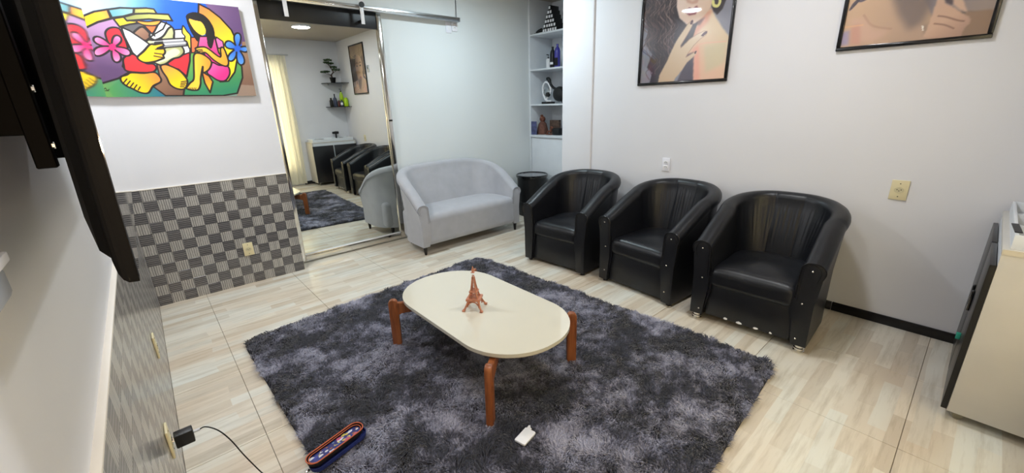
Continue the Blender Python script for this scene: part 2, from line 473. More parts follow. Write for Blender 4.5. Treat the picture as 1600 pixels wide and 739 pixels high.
# ------------------------------------------------------------------ outlets and switches
def outlet(loc, rz, m, face, label, kind=0, sx=.078, sz=.122):
    t = thing('wall_outlet' if kind < 2 else 'wall_switch', label, 'outlet' if kind < 2 else 'switch', loc, rz)
    bxo('cover_plate', (-sx/2, -.009, -sz/2), (sx/2, 0, sz/2), m, t, .003)
    if kind == 0:
        bm = prism(B(), [(.017*math.cos(a)*(1.5 if abs(math.cos(a)) > .8 else 1.2), .02*math.sin(a)) for a in np.linspace(0, 2*PI, 13)[:-1]], -.0115, -.0085, 'y')
        s = obj('socket', bm, face, t)
        for dx in (-.01, 0, .01):
            obj('pin_hole', lathe(B(), [(0, 0), (.003, 0), (.003, .0012), (0, .0012)], 8), M['hole'], s, loc=(dx, -.0115, -.004 if dx == 0 else .003), rot=(PI/2, 0, 0))
        for dz in (-.042, .042):
            obj('screw', lathe(B(), [(0, 0), (.0035, 0), (.003, .0015), (0, .0015)], 10), M['hole'], t, loc=(0, -.0088, dz), rot=(PI/2, 0, 0))
    elif kind == 1:
        for dz in (-.021, .021):
            s = bxo('socket', (-.022, -.0115, dz-.015), (.022, -.0085, dz+.015), face, t, .002)
            for dx in (-.01, 0, .01):
                obj('pin_hole', lathe(B(), [(0, 0), (.0032, 0), (.0032, .0012), (0, .0012)], 8), M['hole'], s, loc=(dx, -.0115, dz+(.004 if dx == 0 else 0)), rot=(PI/2, 0, 0))
    else:
        bxo('rocker', (-.012, -.013, -.02), (.012, -.0085, .02), face, t, .002)
    return t
outlet((W, -2.416, .967), -PI/2, M['platew'], M['whitep'], 'white double outlet on the right wall behind the middle black armchair', 1)
outlet((W, -4.045, .941), -PI/2, M['plate'], M['holeg'], 'yellowed outlet on the right wall between the nearest armchair and the cabinet', 0, .088, .128)
outlet((.721, -.001, .332), 0, M['plate'], M['holeg'], 'cream outlet set in the checked tiles of the back wall', 0, .080, .122)
outlet((.0005, -1.70, .40), PI/2, M['plate'], M['holeg'], 'cream outlet on the left wall under the TV, nothing plugged in', 0, .080, .122)
outlet((.0005, -2.493, .34), PI/2, M['plate'], M['holeg'], 'cream outlet on the left wall with the black charger plugged in', 0, .080, .122)
outlet((3.335, .204, 2.455), 0, M['platew'], M['whitep'], 'white outlet plate high on the pale wall at the rail end', 1, .075, .12)
outlet((3.250, .204, 2.43), 0, M['platew'], M['whitep'], 'blank white switch plate just left of the outlet at the rail end', 2, .075, .115)
o = obj('wire', tube(B(), [(3.345, .16, 2.535), (3.36, .18, 2.62), (3.375, .196, 2.75), (3.377, .199, 2.84)], .0035, 8), M['cable'], None, True)
tag(o, 'thin dark wire dropping from the ceiling to the end of the rail', 'wire')

# ------------------------------------------------------------------ flat prints painted on a fine grid of coloured vertices
class Canvas:
    def __init__(s, axis, val, u0, u1, v0, v1, step):
        s.axis, s.val = axis, val; s.u0, s.v0 = u0, v0
        s.nu = int(round(abs(u1-u0)/step))+1; s.nv = int(round((v1-v0)/step))+1
        s.du = (u1-u0)/(s.nu-1); s.dv = (v1-v0)/(s.nv-1)
        s.im = np.ones((s.nv, s.nu, 3))*.5
    def g(s, p):          # photo point -> grid coordinates
        w = wall_pt(p[0], p[1], s.axis, s.val); u = w[0] if s.axis == 1 else w[1]
        return ((u-s.u0)/s.du, (w[2]-s.v0)/s.dv)
    def pts(s, P): return np.array([s.g(p) for p in P])
    def win(s, Q, pad):
        x0 = max(int(Q[:, 0].min()-pad), 0); x1 = min(int(Q[:, 0].max()+pad)+2, s.nu)
        y0 = max(int(Q[:, 1].min()-pad), 0); y1 = min(int(Q[:, 1].max()+pad)+2, s.nv)
        return x0, x1, y0, y1
    def fill(s, P, c0, c1=None, a=None, b=None, smooth=0, soft=0, al=1.0, noise=0):
        if smooth: P = crom(P, smooth)
        Q = s.pts(P); x0, x1, y0, y1 = s.win(Q, 1+soft*3)
        if x1 <= x0 or y1 <= y0: return
        X, Y = np.meshgrid(np.arange(x0, x1), np.arange(y0, y1)); ins = np.zeros(X.shape, bool)
        n = len(Q)
        for i in range(n):
            (ax, ay), (bx_, by) = Q[i], Q[(i+1) % n]
            if ay == by: continue
            ins ^= ((ay > Y) != (by > Y)) & (X < (bx_-ax)*(Y-ay)/(by-ay)+ax)
        m = ins.astype(float)
        for _ in range(int(soft)*2):
            mp = np.pad(m, 1, mode='edge'); m = (mp[1:-1, 1:-1]*2+mp[:-2, 1:-1]+mp[2:, 1:-1]+mp[1:-1, :-2]+mp[1:-1, 2:])/6
        m = (m*al)[..., None]
        c0 = np.array(c0)/255.; col = np.broadcast_to(c0, X.shape+(3,))
        if c1 is not None:
            A, Bb = s.g(a), s.g(b); d = np.array(Bb)-np.array(A)
            t = np.clip(((X-A[0])*d[0]+(Y-A[1])*d[1])/(d@d), 0, 1)[..., None]
            col = c0*(1-t)+np.array(c1)/255.*t
        s.im[y0:y1, x0:x1] = s.im[y0:y1, x0:x1]*(1-m)+col*m
    def line(s, P, w, c, closed=False, smooth=0, al=1.0):
        if smooth: P = crom(P, smooth, closed)
        Q = s.pts(P); w = w/2; x0, x1, y0, y1 = s.win(Q, w+2)
        if x1 <= x0 or y1 <= y0: return
        X, Y = np.meshgrid(np.arange(x0, x1), np.arange(y0, y1)); D = np.full(X.shape, 1e9)
        n = len(Q)
        for i in range(n if closed else n-1):
            A, Bb = Q[i], Q[(i+1) % n]; d = Bb-A; l = d@d+1e-9
            t = np.clip(((X-A[0])*d[0]+(Y-A[1])*d[1])/l, 0, 1)
            D = np.minimum(D, (X-A[0]-t*d[0])**2+(Y-A[1]-t*d[1])**2)
        m = (np.clip(w+.5-np.sqrt(D), 0, 1)*al)[..., None]
        s.im[y0:y1, x0:x1] = s.im[y0:y1, x0:x1]*(1-m)+np.array(c)/255.*m
    def shape(s, P, c0, c1=None, a=None, b=None, smooth=0, w=4, k=(26, 20, 22)):
        s.fill(P, c0, c1, a, b, smooth); s.line(P, w, k, True, smooth)
    def build(s, name, m, parent, off):
        I = s.im; lin = np.where(I <= .04045, I/12.92, ((np.clip(I, 0, 1)+.055)/1.055)**2.4)
        J, K_ = np.meshgrid(np.arange(s.nu), np.arange(s.nv))
        V = np.zeros((s.nu*s.nv, 3)); U = (s.u0+J*s.du).ravel(); Z = (s.v0+K_*s.dv).ravel()
        if s.axis == 1: V[:, 0] = U; V[:, 1] = off
        else: V[:, 1] = U; V[:, 0] = off
        V[:, 2] = Z
        i = (K_[:-1, :-1]*s.nu+J[:-1, :-1]).ravel()
        F = np.stack([i, i+1, i+1+s.nu, i+s.nu], 1)
        if (s.axis == 1) == (s.du < 0): F = F[:, ::-1]
        me = bpy.data.meshes.new(name); me.vertices.add(len(V)); me.vertices.foreach_set('co', V.ravel())
        me.loops.add(F.size); me.loops.foreach_set('vertex_index', F.ravel().astype(np.int32))
        me.polygons.add(len(F)); me.polygons.foreach_set('loop_start', np.arange(0, F.size, 4, dtype=np.int32))
        me.update(calc_edges=True)
        ca = me.color_attributes.new('Col', 'FLOAT_COLOR', 'POINT')
        ca.data.foreach_set('color', np.concatenate([lin.reshape(-1, 3), np.ones((len(V), 1))], 1).ravel())
        return mesh_obj(name, me, m, parent)

def mural():
    t = thing('wall_painting', 'wide colourful flat-style painting of a guitar player and a seated woman, above the checked tiles', 'painting', (0, 0, 0))
    cv = Canvas(1, -.03, .02, 1.040, 1.678, 2.368, .0024)
    A = lambda P: [(90+x/4.618, y/4.618) for x, y in P]
    Bp = lambda P: [(240+x/4.617, y/4.617) for x, y in P]
    K0 = (24, 18, 22)
    full = [(60, -60), (420, -60), (420, 170), (60, 170)]
    cv.fill(full, (190, 206, 214), (120, 165, 205), (120, 10), (215, 15))
    cv.fill([(215, -60), (420, -60), (420, 80), (180, 80)], (120, 170, 215), (16, 88, 205), (200, 5), (258, 22), soft=3)
    cv.fill(A([(-100, 560), (150, 570), (310, 605), (520, 520), (900, 480), (1400, 480), (1400, 800), (-100, 800)]), (112, 160, 72), (60, 130, 120), (150, 140), (215, 128))
    # ground tones
    cv.fill(A([(360, 640), (460, 570), (900, 560), (900, 720), (420, 720)]), (80, 150, 80), (30, 110, 130), (170, 140), (250, 140), soft=3)
    br = A([(715, 460), (780, 480), (900, 560), (985, 690), (780, 690), (690, 625), (745, 590)]); cv.shape(br, (150, 110, 84), (112, 78, 62), (245, 105), (290, 145))
    # right side: purple, banana shape, brown, green
    cv.fill(Bp([(318, -60), (780, -60), (780, 400), (640, 330), (575, 235), (480, 130), (400, 70)]), (118, 88, 130), (92, 66, 112), (330, 5), (395, 60))
    cv.fill(Bp([(640, 300), (780, 300), (780, 760), (600, 700)]), (150, 116, 92), (118, 84, 70), (385, 90), (400, 145))
    cv.fill([(340, 130), (420, 135), (420, 170), (340, 170)], (182, 168, 150), soft=2, al=.5)
    cv.shape(Bp([(265, 380), (420, 330), (600, 440), (636, 480), (642, 560), (604, 672), (500, 690), (215, 690), (235, 560)]), (96, 158, 72), (40, 130, 92), (310, 100), (330, 145), 0, 5)
    cv.shape(Bp([(325, 28), (400, 66), (480, 128), (560, 215), (600, 300), (604, 420), (586, 520), (540, 585), (480, 590), (470, 400), (380, 250), (322, 120)]), (236, 130, 66), (246, 216, 40), (320, 12), (362, 62), 0, 5)
    # left: yellow band, purple mass
    pm = A([(-90, 40), (-40, 70), (60, 110), (200, 200), (290, 160), (398, 132), (460, 195), (495, 300), (500, 350), (470, 480), (520, 520), (440, 566), (310, 605), (160, 575), (-90, 470)])
    cv.shape(pm, (168, 128, 168), (92, 64, 104), (150, 45), (160, 105), 0, 5)
    cv.shape(A([(185, 115), (262, 84), (358, 68), (384, 132), (290, 158), (200, 202)]), (250, 212, 20), (240, 150, 60), (140, 30), (168, 22), 0, 5)
    cv.shape(A([(-60, -10), (60, 40), (120, 75), (185, 115), (200, 202), (120, 150), (-60, 90)]), (238, 160, 50), (250, 205, 30), (100, 20), (128, 35), 0, 4)
    cv.shape(A([(362, 68), (450, 56), (550, 60), (548, 98), (475, 118), (392, 128)]), (88, 150, 160), (130, 168, 166), (170, 20), (205, 18), 0, 5)
    cv.shape(A([(402, 134), (475, 122), (505, 148), (585, 152), (575, 165), (450, 196)]), (248, 214, 30), (240, 200, 50), (180, 30), (210, 35), 0, 5)
    cv.shape([(x, y) for x, y in A(crom([(345, 250), (360, 212), (400, 198), (445, 208), (470, 250), (500, 320), (500, 360), (440, 360), (380, 330)], 5))], (214, 32, 48), w=5)
    # trousers
    cv.shape(A(crom([(478, 418), (540, 390), (600, 430), (640, 458), (690, 462), (713, 490), (690, 518), (620, 524), (500, 512), (478, 470)], 5)), (222, 44, 52), w=5)
    cv.shape(Bp([(98, 455), (180, 400), (262, 375), (262, 440), (240, 552), (180, 500), (120, 482)]), (214, 40, 52), w=5)
    # shirt and shoulders
    cv.shape(A([(460, 190), (520, 175), (600, 165), (640, 190), (690, 250), (560, 250), (500, 218)]), (84, 82, 84), w=5)
    cv.shape(A(crom([(548, 252), (570, 214), (612, 194), (660, 235), (690, 272), (632, 292)], 5)), (150, 112, 88), (120, 84, 68), (215, 45), (232, 60), 0, 5)
    cv.shape(Bp(crom([(30, 160), (60, 158), (120, 184), (148, 225), (155, 290), (60, 300), (-30, 260)], 5)), (226, 230, 228), w=5)
    cv.shape(Bp([(150, 215), (200, 212), (240, 225), (262, 290), (262, 378), (200, 400), (150, 300)]), (228, 230, 230), w=4)
    # guitar
    cv.shape(A(crom([(640, 300), (700, 290), (760, 262), (800, 205), (828, 198), (842, 235), (842, 285), (900, 340), (912, 380), (880, 412), (830, 425), (790, 455), (745, 470), (690, 450), (650, 440)], 5)), (206, 208, 160), (160, 162, 108), (230, 70), (275, 90), 0, 5)
    cv.fill(Bp(crom([(0, 400), (80, 380), (150, 350), (190, 370), (170, 400), (80, 440), (20, 450)], 4)), (228, 228, 200), soft=2, al=.7)
    hole = Bp([(52+52*math.cos(a), 320+44*math.sin(a)) for a in np.linspace(0, 2*PI, 20)[:-1]]); cv.fill(hole, (18, 16, 18))
    cv.shape(Bp([(60, 284), (232, 274), (240, 330), (70, 345)]), (168, 168, 172), w=4)
    for k in range(4): cv.line(Bp([(-10, 300+k*12), (236, 285+k*12)]), 1.5, (60, 60, 64) if k % 2 else (225, 225, 225))
    # white sleeve
    cv.shape(A([(460, 196), (520, 222), (600, 275), (664, 320), (618, 370), (574, 410), (540, 380), (515, 330), (480, 260)]), (226, 228, 230), w=5)
    cv.line(A([(620, 182), (690, 250), (700, 258)]), 5, K0); cv.line(A([(785, 160), (760, 210), (690, 252), (640, 292)]), 4, K0)
    # neck, face, hat
    cv.shape(A([(618, 178), (725, 176), (700, 225), (684, 246)]), (228, 104, 48), w=5)
    cv.shape(A(crom([(566, 150), (650, 156), (742, 148), (725, 178), (680, 186), (612, 178)], 4)), (244, 150, 50), w=4)
    cv.shape(A([(552, 60), (640, 58), (694, 66), (716, 98), (548, 100)]), (206, 204, 92), (150, 152, 80), (240, 14), (212, 18), 0, 5)
    cv.shape(A([(475, 122), (560, 100), (660, 96), (800, 104), (828, 150), (660, 138), (500, 150)]), (134, 138, 74), (196, 196, 100), (200, 28), (268, 28), 0, 5)
    # right hand on the strings
    cv.shape(A(crom([(576, 412), (620, 372), (666, 322), (700, 322), (752, 314), (764, 330), (720, 350), (765, 352), (776, 378), (762, 400), (768, 418), (735, 432), (700, 444), (640, 452), (600, 440)], 4)), (250, 206, 34), (230, 176, 30), (225, 80), (250, 92), 0, 5)
    for a_, b_ in (((700, 384), (762, 392)), ((696, 404), (760, 416)), ((706, 356), (760, 354))): cv.line(A([a_, b_]), 3, K0)
    # left hand
    cv.shape(Bp(crom([(212, 185), (240, 225), (268, 262), (270, 340), (258, 350), (240, 300), (222, 290), (226, 262), (206, 235)], 4)), (246, 214, 60), w=4)
    # feet
    cv.shape(A(crom([(456, 556), (500, 540), (530, 524), (620, 528), (700, 522), (742, 560), (742, 592), (690, 620), (655, 670), (600, 668), (540, 640), (500, 622), (462, 590)], 4)), (238, 130, 60), (248, 200, 20), (245, 115), (215, 132), 0, 5)
    for k in range(5): cv.line(A([(470+28*k, 605+11*k), (500+24*k, 570+14*k)]), 3, K0)
    cv.shape(Bp(crom([(50, 478), (70, 466), (105, 470), (180, 505), (225, 550), (245, 590), (225, 640), (170, 640), (120, 610), (95, 560), (64, 515)], 4)), (238, 140, 70), (248, 200, 20), (252, 104), (272, 130), 0, 5)
    for k in range(4): cv.line(Bp([(238-6*k, 585+14*k), (200-2*k, 590+12*k)]), 3, K0)
    # woman
    cv.shape(Bp([(455, 268), (500, 300), (508, 345), (450, 350), (430, 300)]), (226, 110, 170), w=4)
    cv.shape(Bp([(330, 262), (440, 262), (470, 380), (540, 470), (480, 500), (400, 450), (360, 380), (312, 330)]), (232, 90, 150), (206, 20, 110), (320, 60), (345, 105), 0, 5)
    cv.shape(Bp([(268, 270), (330, 268), (320, 330), (296, 380), (272, 380)]), (228, 106, 60), w=4)
    cv.shape(Bp([(348, 516), (400, 548), (428, 590), (408, 668), (370, 600)]), (240, 130, 50), (250, 190, 30), (320, 118), (328, 140), 0, 5)
    cv.shape(Bp(crom([(418, 452), (470, 470), (535, 478), (550, 530), (520, 580), (470, 582), (420, 552), (386, 520)], 4)), (214, 40, 130), (236, 90, 160), (345, 120), (328, 105), 0, 5)
    cv.shape(Bp(crom([(292, 396), (330, 384), (385, 410), (418, 450), (400, 500), (358, 524), (355, 480), (340, 560), (338, 610), (315, 650), (240, 640), (262, 600), (290, 570), (290, 480)], 4)), (250, 200, 60), (240, 150, 50), (302, 100), (326, 100), 0, 5)
    for k in range(5): cv.line(Bp([(252+12*k, 648), (258+12*k, 634)]), 2, K0)
    cv.shape(Bp(crom([(300, 350), (355, 338), (395, 352), (480, 412), (482, 350), (508, 350), (540, 440), (530, 476), (490, 468), (430, 430), (375, 380), (340, 385)], 4)), (250, 196, 60), (238, 160, 50), (305, 75), (350, 98), 0, 5)
    for k in range(3): cv.line(Bp([(302+10*k, 362+12*k), (350+4*k, 358+10*k)]), 3, K0)
    cv.fill(Bp(crom([(232, 120), (262, 92), (310, 88), (365, 110), (412, 160), (440, 225), (436, 290), (418, 350), (392, 330), (382, 270), (372, 240), (335, 262), (318, 300), (290, 265), (255, 200)], 5)), (14, 11, 15))
    cv.fill(Bp(crom([(254, 138), (300, 148), (345, 160), (372, 205), (374, 240), (352, 254), (315, 235), (280, 195)], 4)), (248, 176, 70), (250, 214, 60), (300, 32), (320, 52))
    # flowers
    def petals(cx, cy, lst, c0, c1, r):
        for ax, ay, wd_ in lst:
            d = math.hypot(ax, ay); ux, uy = ax/d, ay/d; P = []
            for k in range(18):
                a = 2*PI*k/18; f = .5-.5*math.cos(a); s_ = math.sin(a)*wd_*(.35+.65*f)
                P.append((cx+ux*d*f-uy*s_, cy+uy*d*f+ux*s_))
            yield P
    fx, fy = 395, 340
    for P in petals(fx, fy, [(-135, -65, 36), (50, -80, 44), (-135, 45, 44), (45, 108, 42), (132, 50, 36)], 0, 0, 0):
        e = max(P, key=lambda q: math.hypot(q[0]-fx, q[1]-fy)); cv.shape(A(P), (232, 30, 110), (246, 150, 190), A([(fx, fy)])[0], A([e])[0], 0, 5)
    cv.fill(A([(fx+26*math.cos(a), fy+26*math.sin(a)) for a in np.linspace(0, 2*PI, 14)[:-1]]), (228, 28, 104), soft=1)
    fx, fy = 605, 350
    for P in petals(fx, fy, [(0, -112, 34), (-88, -40, 36), (78, 8, 28), (-60, 88, 34), (34, 118, 36)], 0, 0, 0):
        e = max(P, key=lambda q: math.hypot(q[0]-fx, q[1]-fy)); cv.shape(Bp(P), (30, 90, 200), (96, 160, 232), Bp([(fx, fy)])[0], Bp([e])[0], 0, 5)
    cv.fill(Bp([(fx+24*math.cos(a), fy+24*math.sin(a)) for a in np.linspace(0, 2*PI, 14)[:-1]]), (30, 92, 204), soft=1)
    cv.line(A([(300, 640), (330, 648), (345, 635), (360, 655), (372, 645)]), 2, (40, 50, 30)); cv.line(A([(335, 655), (368, 655)]), 2, (40, 50, 30))
    cv.build('print', M['canvas'], t, -.030)
    bxo('canvas_board', (.02, -.0295, 1.678), (1.040, .0115, 2.368), mat('canvas_side', (214, 204, 190), .7), t, .001)
mural()

SKIN = (206, 180, 150)
def frame(t, y0, y1, z0, z1, wd_=.024, dp=.022):
    for nm, lo, hi in (('frame_rail', (W-dp, y1, z0), (W-.0005, y0, z0+wd_)), ('frame_rail', (W-dp, y1, z1-wd_), (W-.0005, y0, z1)), ('frame_rail', (W-dp, y1, z0+wd_), (W-.0005, y1+wd_, z1-wd_)), ('frame_rail', (W-dp, y0-wd_, z0+wd_), (W-.0005, y0, z1-wd_))):
        bxo(nm, lo, hi, M['black'], t, .004, 2)
def portrait1():
    y0, y1, z0, z1 = -2.071, -2.876, 1.669, 2.73
    t = thing('framed_picture', 'black framed portrait of a curly-haired woman with dark nails at her chin', 'picture')
    frame(t, y0, y1, z0, z1)
    cv = Canvas(0, W-.012, y0-.02, y1+.02, z0+.02, z1-.02, .0042)
    q = lambda P: [(960+x/4.925, y/4.925) for x, y in P]
    big = [(900, -300), (1300, -300), (1300, 160), (900, 160)]
    cv.fill(big, (116, 116, 126), (134, 134, 146), (1000, 0), (1140, 60))
    rng = random.Random(4)
    # neck, shoulder
    cv.fill(q([(745, 60), (780, 130), (830, 210), (900, 300), (900, 660), (600, 660), (590, 480), (560, 420), (500, 300), (600, 150)]), (214, 190, 156), (222, 180, 152), (1120, 50), (1090, 100), soft=2)
    cv.fill(q([(690, 100), (760, 60), (720, 170), (640, 250), (560, 360), (600, 250)]), (206, 140, 118), soft=12, al=.8)
    cv.fill(q([(560, 200), (660, 190), (700, 130), (640, 160), (560, 190)]), (90, 60, 60), soft=3, al=.8)
    cv.fill(q([(600, 380), (650, 340), (660, 660), (600, 660)]), (226, 156, 136), soft=9, al=.8)
    cv.fill(q([(690, 350), (860, 320), (850, 480), (700, 560)]), (196, 188, 154), soft=14, al=.7)
    cv.line(q([(640, 345), (700, 330), (860, 318)]), 2, (226, 176, 150), al=.8)
    # dark hair mass
    cv.fill(q([(210, -400), (500, -400), (520, 0), (500, 130), (560, 200), (640, 170), (600, 300), (500, 400), (440, 480), (380, 560), (340, 640), (270, 640), (290, 560), (250, 520), (290, 420), (240, 340), (260, 230), (230, 100)]), (42, 34, 40), soft=1)
    cv.fill(q([(430, 120), (560, 190), (640, 180), (560, 330), (470, 420), (400, 380), (420, 240)]), (62, 56, 64), soft=2)
    cv.fill(q([(560, 420), (610, 400), (604, 620), (480, 630), (520, 540)]), (74, 66, 80), soft=2)
    for i in range(170):
        xb = rng.uniform(222, 470); f = (xb-222)/248; y0_ = rng.uniform(-350, 300); ln_ = rng.uniform(120, 420); P = []
        for k in range(14):
            y = y0_+ln_*k/13; a = 26*(1-.35*f)
            if y > 640-120*f: break
            P.append((xb+a*math.sin(y/34+f*2.2)+10*math.sin(y/15+i)+max(0, y-250)*.10*(1-f), y))
        if len(P) < 4: continue
        hi_ = .5+.5*math.sin(y0_/34+f*2.2)
        c = rng.choice([(150, 128, 120), (104, 80, 76), (70, 54, 58), (36, 26, 32), (112, 84, 80), (30, 23, 28)] if hi_ > .4 else [(40, 30, 36), (60, 46, 50), (88, 66, 66)])
        cv.line(q(P), rng.uniform(.8, 2.0), c, smooth=3, al=.55)
    # right side hair and ear ring
    cv.fill(q([(750, -300), (870, -300), (860, 0), (830, 70), (790, 115), (765, 90), (745, 40)]), (44, 34, 40), soft=1)
    # face
    cv.fill(q([(490, -350), (740, -350), (760, 0), (740, 60), (690, 120), (620, 180), (560, 190), (500, 140), (480, 60)]), (228, 204, 190), (208, 176, 150), (1065, 10), (1110, 30), soft=1)
    cv.fill(q([(545, -20), (600, 10), (650, -10), (640, 22), (600, 30), (560, 22)]), (190, 140, 120), soft=2, al=.7)
    cv.fill(q([(538, 92), (575, 58), (600, 64), (635, 44), (650, 70), (625, 108), (575, 118)]), (112, 30, 40), soft=1)
    cv.fill(q([(556, 88), (600, 78), (636, 66), (620, 98), (580, 106)]), (176, 84, 90), soft=1)
    cv.line(q([(552, 86), (596, 78), (640, 62)]), 2, (60, 10, 18))
    cv.line(q([(760, 10), (765, 40), (795, 45), (812, 15), (812, -20)]), 5, (214, 208, 130), smooth=4)
    # eyes above, seen only in the mirror
    for ex in (560, 690):
        cv.fill(q([(ex-40, -150), (ex, -175), (ex+40, -150), (ex, -138)]), (50, 30, 30), soft=1)
        cv.line(q([(ex-50, -200), (ex, -225), (ex+50, -205)]), 4, (50, 34, 30), smooth=3)
    # hand
    hand = [(330, 660), (345, 580), (400, 480), (440, 390), (480, 310), (520, 250), (560, 190), (590, 160), (606, 170), (596, 205), (560, 270), (510, 350), (512, 368), (580, 300), (640, 262), (690, 238), (714, 240), (706, 268), (660, 300), (610, 350), (560, 420), (550, 440), (600, 410), (628, 392), (634, 408), (606, 440), (560, 480), (520, 540), (470, 600), (440, 660)]
    cv.fill(q(hand), (214, 192, 164), (196, 168, 138), (1060, 60), (1035, 120), soft=1)
    cv.line(q(hand[6:24]), 1.3, (160, 120, 100), al=.7)
    for P in ([(580, 178), (600, 150), (608, 160), (600, 186), (586, 192)], [(664, 276), (690, 246), (716, 238), (712, 256), (680, 282)], [(612, 412), (622, 392), (634, 394), (626, 414)]):
        cv.fill(q(P), (78, 40, 52))
    cv.build('print', M['poster'], t, W-.012)
portrait1()
def portrait2():
    y0, y1, z0, z1 = -3.558, -4.258, 1.815, 2.748
    t = thing('framed_picture', 'black framed picture of a bare shoulder and a curled hand, nearest the cabinet', 'picture')
    frame(t, y0, y1, z0, z1)
    cv = Canvas(0, W-.012, y0-.02, y1+.02, z0+.02, z1-.02, .004)
    q = lambda P: [(1280+x/5, y/5) for x, y in P]
    cv.fill([(1200, -500), (1640, -500), (1640, 120), (1200, 120)], (168, 142, 118), (132, 106, 90), (1330, 40), (1550, 40))
    # face above, visible in the mirror: laid out on the print itself (y along the wall, z up)
    Pw = lambda P: [wall_px((W-.012, y, z)) for y, z in P]
    cv.fill(Pw([(-3.57, 2.14), (-4.25, 2.14), (-4.25, 2.74), (-3.57, 2.74)]), (150, 124, 94), (128, 104, 82), Pw([(-3.6, 2.7)])[0], Pw([(-4.2, 2.2)])[0], soft=5)
    cv.fill(Pw([(-3.95, 2.56), (-4.22, 2.50), (-4.24, 1.98), (-4.10, 1.93), (-3.98, 2.08), (-4.02, 2.30)]), (62, 50, 46), soft=10)
    cv.fill(Pw([(-3.60, 2.50), (-3.72, 2.52), (-3.72, 2.10), (-3.64, 2.04), (-3.58, 2.10)]), (112, 90, 72), soft=8, al=.8)
    rg = random.Random(8)
    for k in range(60):
        a = rg.uniform(0, 1); y_ = -3.6-.62*a
        cv.line(Pw([(y_, rg.uniform(2.56, 2.72)), (y_-.03, rg.uniform(2.50, 2.60)), (-3.9+(y_+3.9)*.7, 2.50)]), 1.6, rg.choice([(196, 170, 120), (110, 84, 60), (170, 142, 100), (214, 192, 140)]), smooth=3, al=.6)
    cv.fill(Pw(crom([(-3.70, 2.42), (-3.78, 2.52), (-3.90, 2.54), (-4.00, 2.46), (-4.03, 2.30), (-3.99, 2.14), (-3.92, 2.02), (-3.84, 1.99), (-3.75, 2.08), (-3.70, 2.24)], 4)), (196, 160, 124), (122, 94, 76), Pw([(-3.76, 2.3)])[0], Pw([(-4.02, 2.3)])[0], soft=2)
    for yc in (-3.79, -3.95):
        cv.fill(Pw([(yc-.04, 2.345), (yc, 2.365), (yc+.04, 2.345), (yc, 2.33)]), (36, 26, 26), soft=1)
        cv.line(Pw([(yc-.05, 2.39), (yc, 2.41), (yc+.05, 2.395)]), 3, (66, 48, 40), smooth=3)
    cv.line(Pw([(-3.90, 2.34), (-3.895, 2.24), (-3.86, 2.215), (-3.84, 2.225)]), 2, (120, 88, 70), smooth=3)
    cv.fill(Pw([(-3.79, 2.13), (-3.84, 2.155), (-3.90, 2.13), (-3.85, 2.105)]), (150, 72, 74), soft=1)
    cv.fill(Pw([(-3.76, 2.06), (-3.96, 2.06), (-4.02, 1.92), (-3.72, 1.92)]), (178, 146, 116), soft=6, al=.8)
    cv.fill(q([(800, -60), (1500, -90), (1500, 100), (1100, 90), (880, 120)]), (116, 106, 112), (150, 132, 122), (1450, 0), (1540, 10), soft=2)
    cv.fill(q([(1150, 90), (1400, 70), (1400, 300), (1060, 300)]), (140, 110, 86), soft=2)
    # shoulder / neck
    cv.fill(q([(120, -90), (560, -90), (620, 0), (760, 60), (800, 180), (830, 320), (120, 400)]), (200, 164, 132), (176, 144, 120), (1330, 30), (1430, 50), soft=3)
    cv.fill(q([(560, -60), (900, -60), (870, 60), (800, 180), (700, 240), (620, 120), (580, 0)]), (108, 90, 82), soft=20, al=.85)
    cv.line(q([(350, 120), (400, 190), (470, 215), (560, 225)]), 3, (160, 122, 100), smooth=4, al=.45)
    cv.fill(q([(230, 150), (350, 140), (420, 230), (560, 240), (420, 330), (300, 340)]), (208, 164, 144), soft=18, al=.6)
    cv.fill(q([(170, 250), (240, 240), (230, 350), (160, 360)]), (160, 144, 168), soft=5)
    cv.fill(q([(250, 210), (320, 190), (320, 350), (240, 350)]), (196, 142, 124), soft=6, al=.8)
    cv.line(q([(190, 215), (340, 196)]), 2, (222, 170, 130), al=.8)
    # dark curl on the left
    for k in range(14): cv.line(q([(240+k*3, 78-k*3), (280+k*7, 18-k*6), (340+k*8, 8-k*8), (430+k*6, -40-k*14)]), 2.4, random.choice([(60, 50, 60), (110, 96, 104), (84, 66, 66)]), smooth=4)
    # hand
    hd = [(830, 300), (835, 240), (870, 150), (900, 60), (950, -60), (980, -60), (985, 20), (1040, 50), (1120, 100), (1180, 140), (1178, 180), (1140, 215), (1110, 270), (1080, 300)]
    cv.fill(q(crom(hd, 3)), (196, 158, 132), (170, 132, 112), (1480, 30), (1500, 55), soft=1)
    cv.fill(q([(1040, -60), (1110, -60), (1160, 100), (1090, 70), (1050, 40)]), (198, 162, 138), soft=1)
    cv.fill(q([(985, -60), (1040, -60), (1044, 40), (990, 20)]), (70, 54, 56), soft=1)
    cv.line(q([(930, 125), (990, 132), (1080, 158), (1130, 165)]), 2, (112, 76, 62), smooth=4, al=.7)
    cv.line(q([(900, 185), (980, 195), (1050, 222)]), 2, (120, 84, 68), smooth=4, al=.7)
    cv.fill(q([(800, 200), (815, 200), (815, 240), (805, 240)]), (230, 220, 205))
    cv.build('print', M['poster'], t, W-.012)
portrait2()

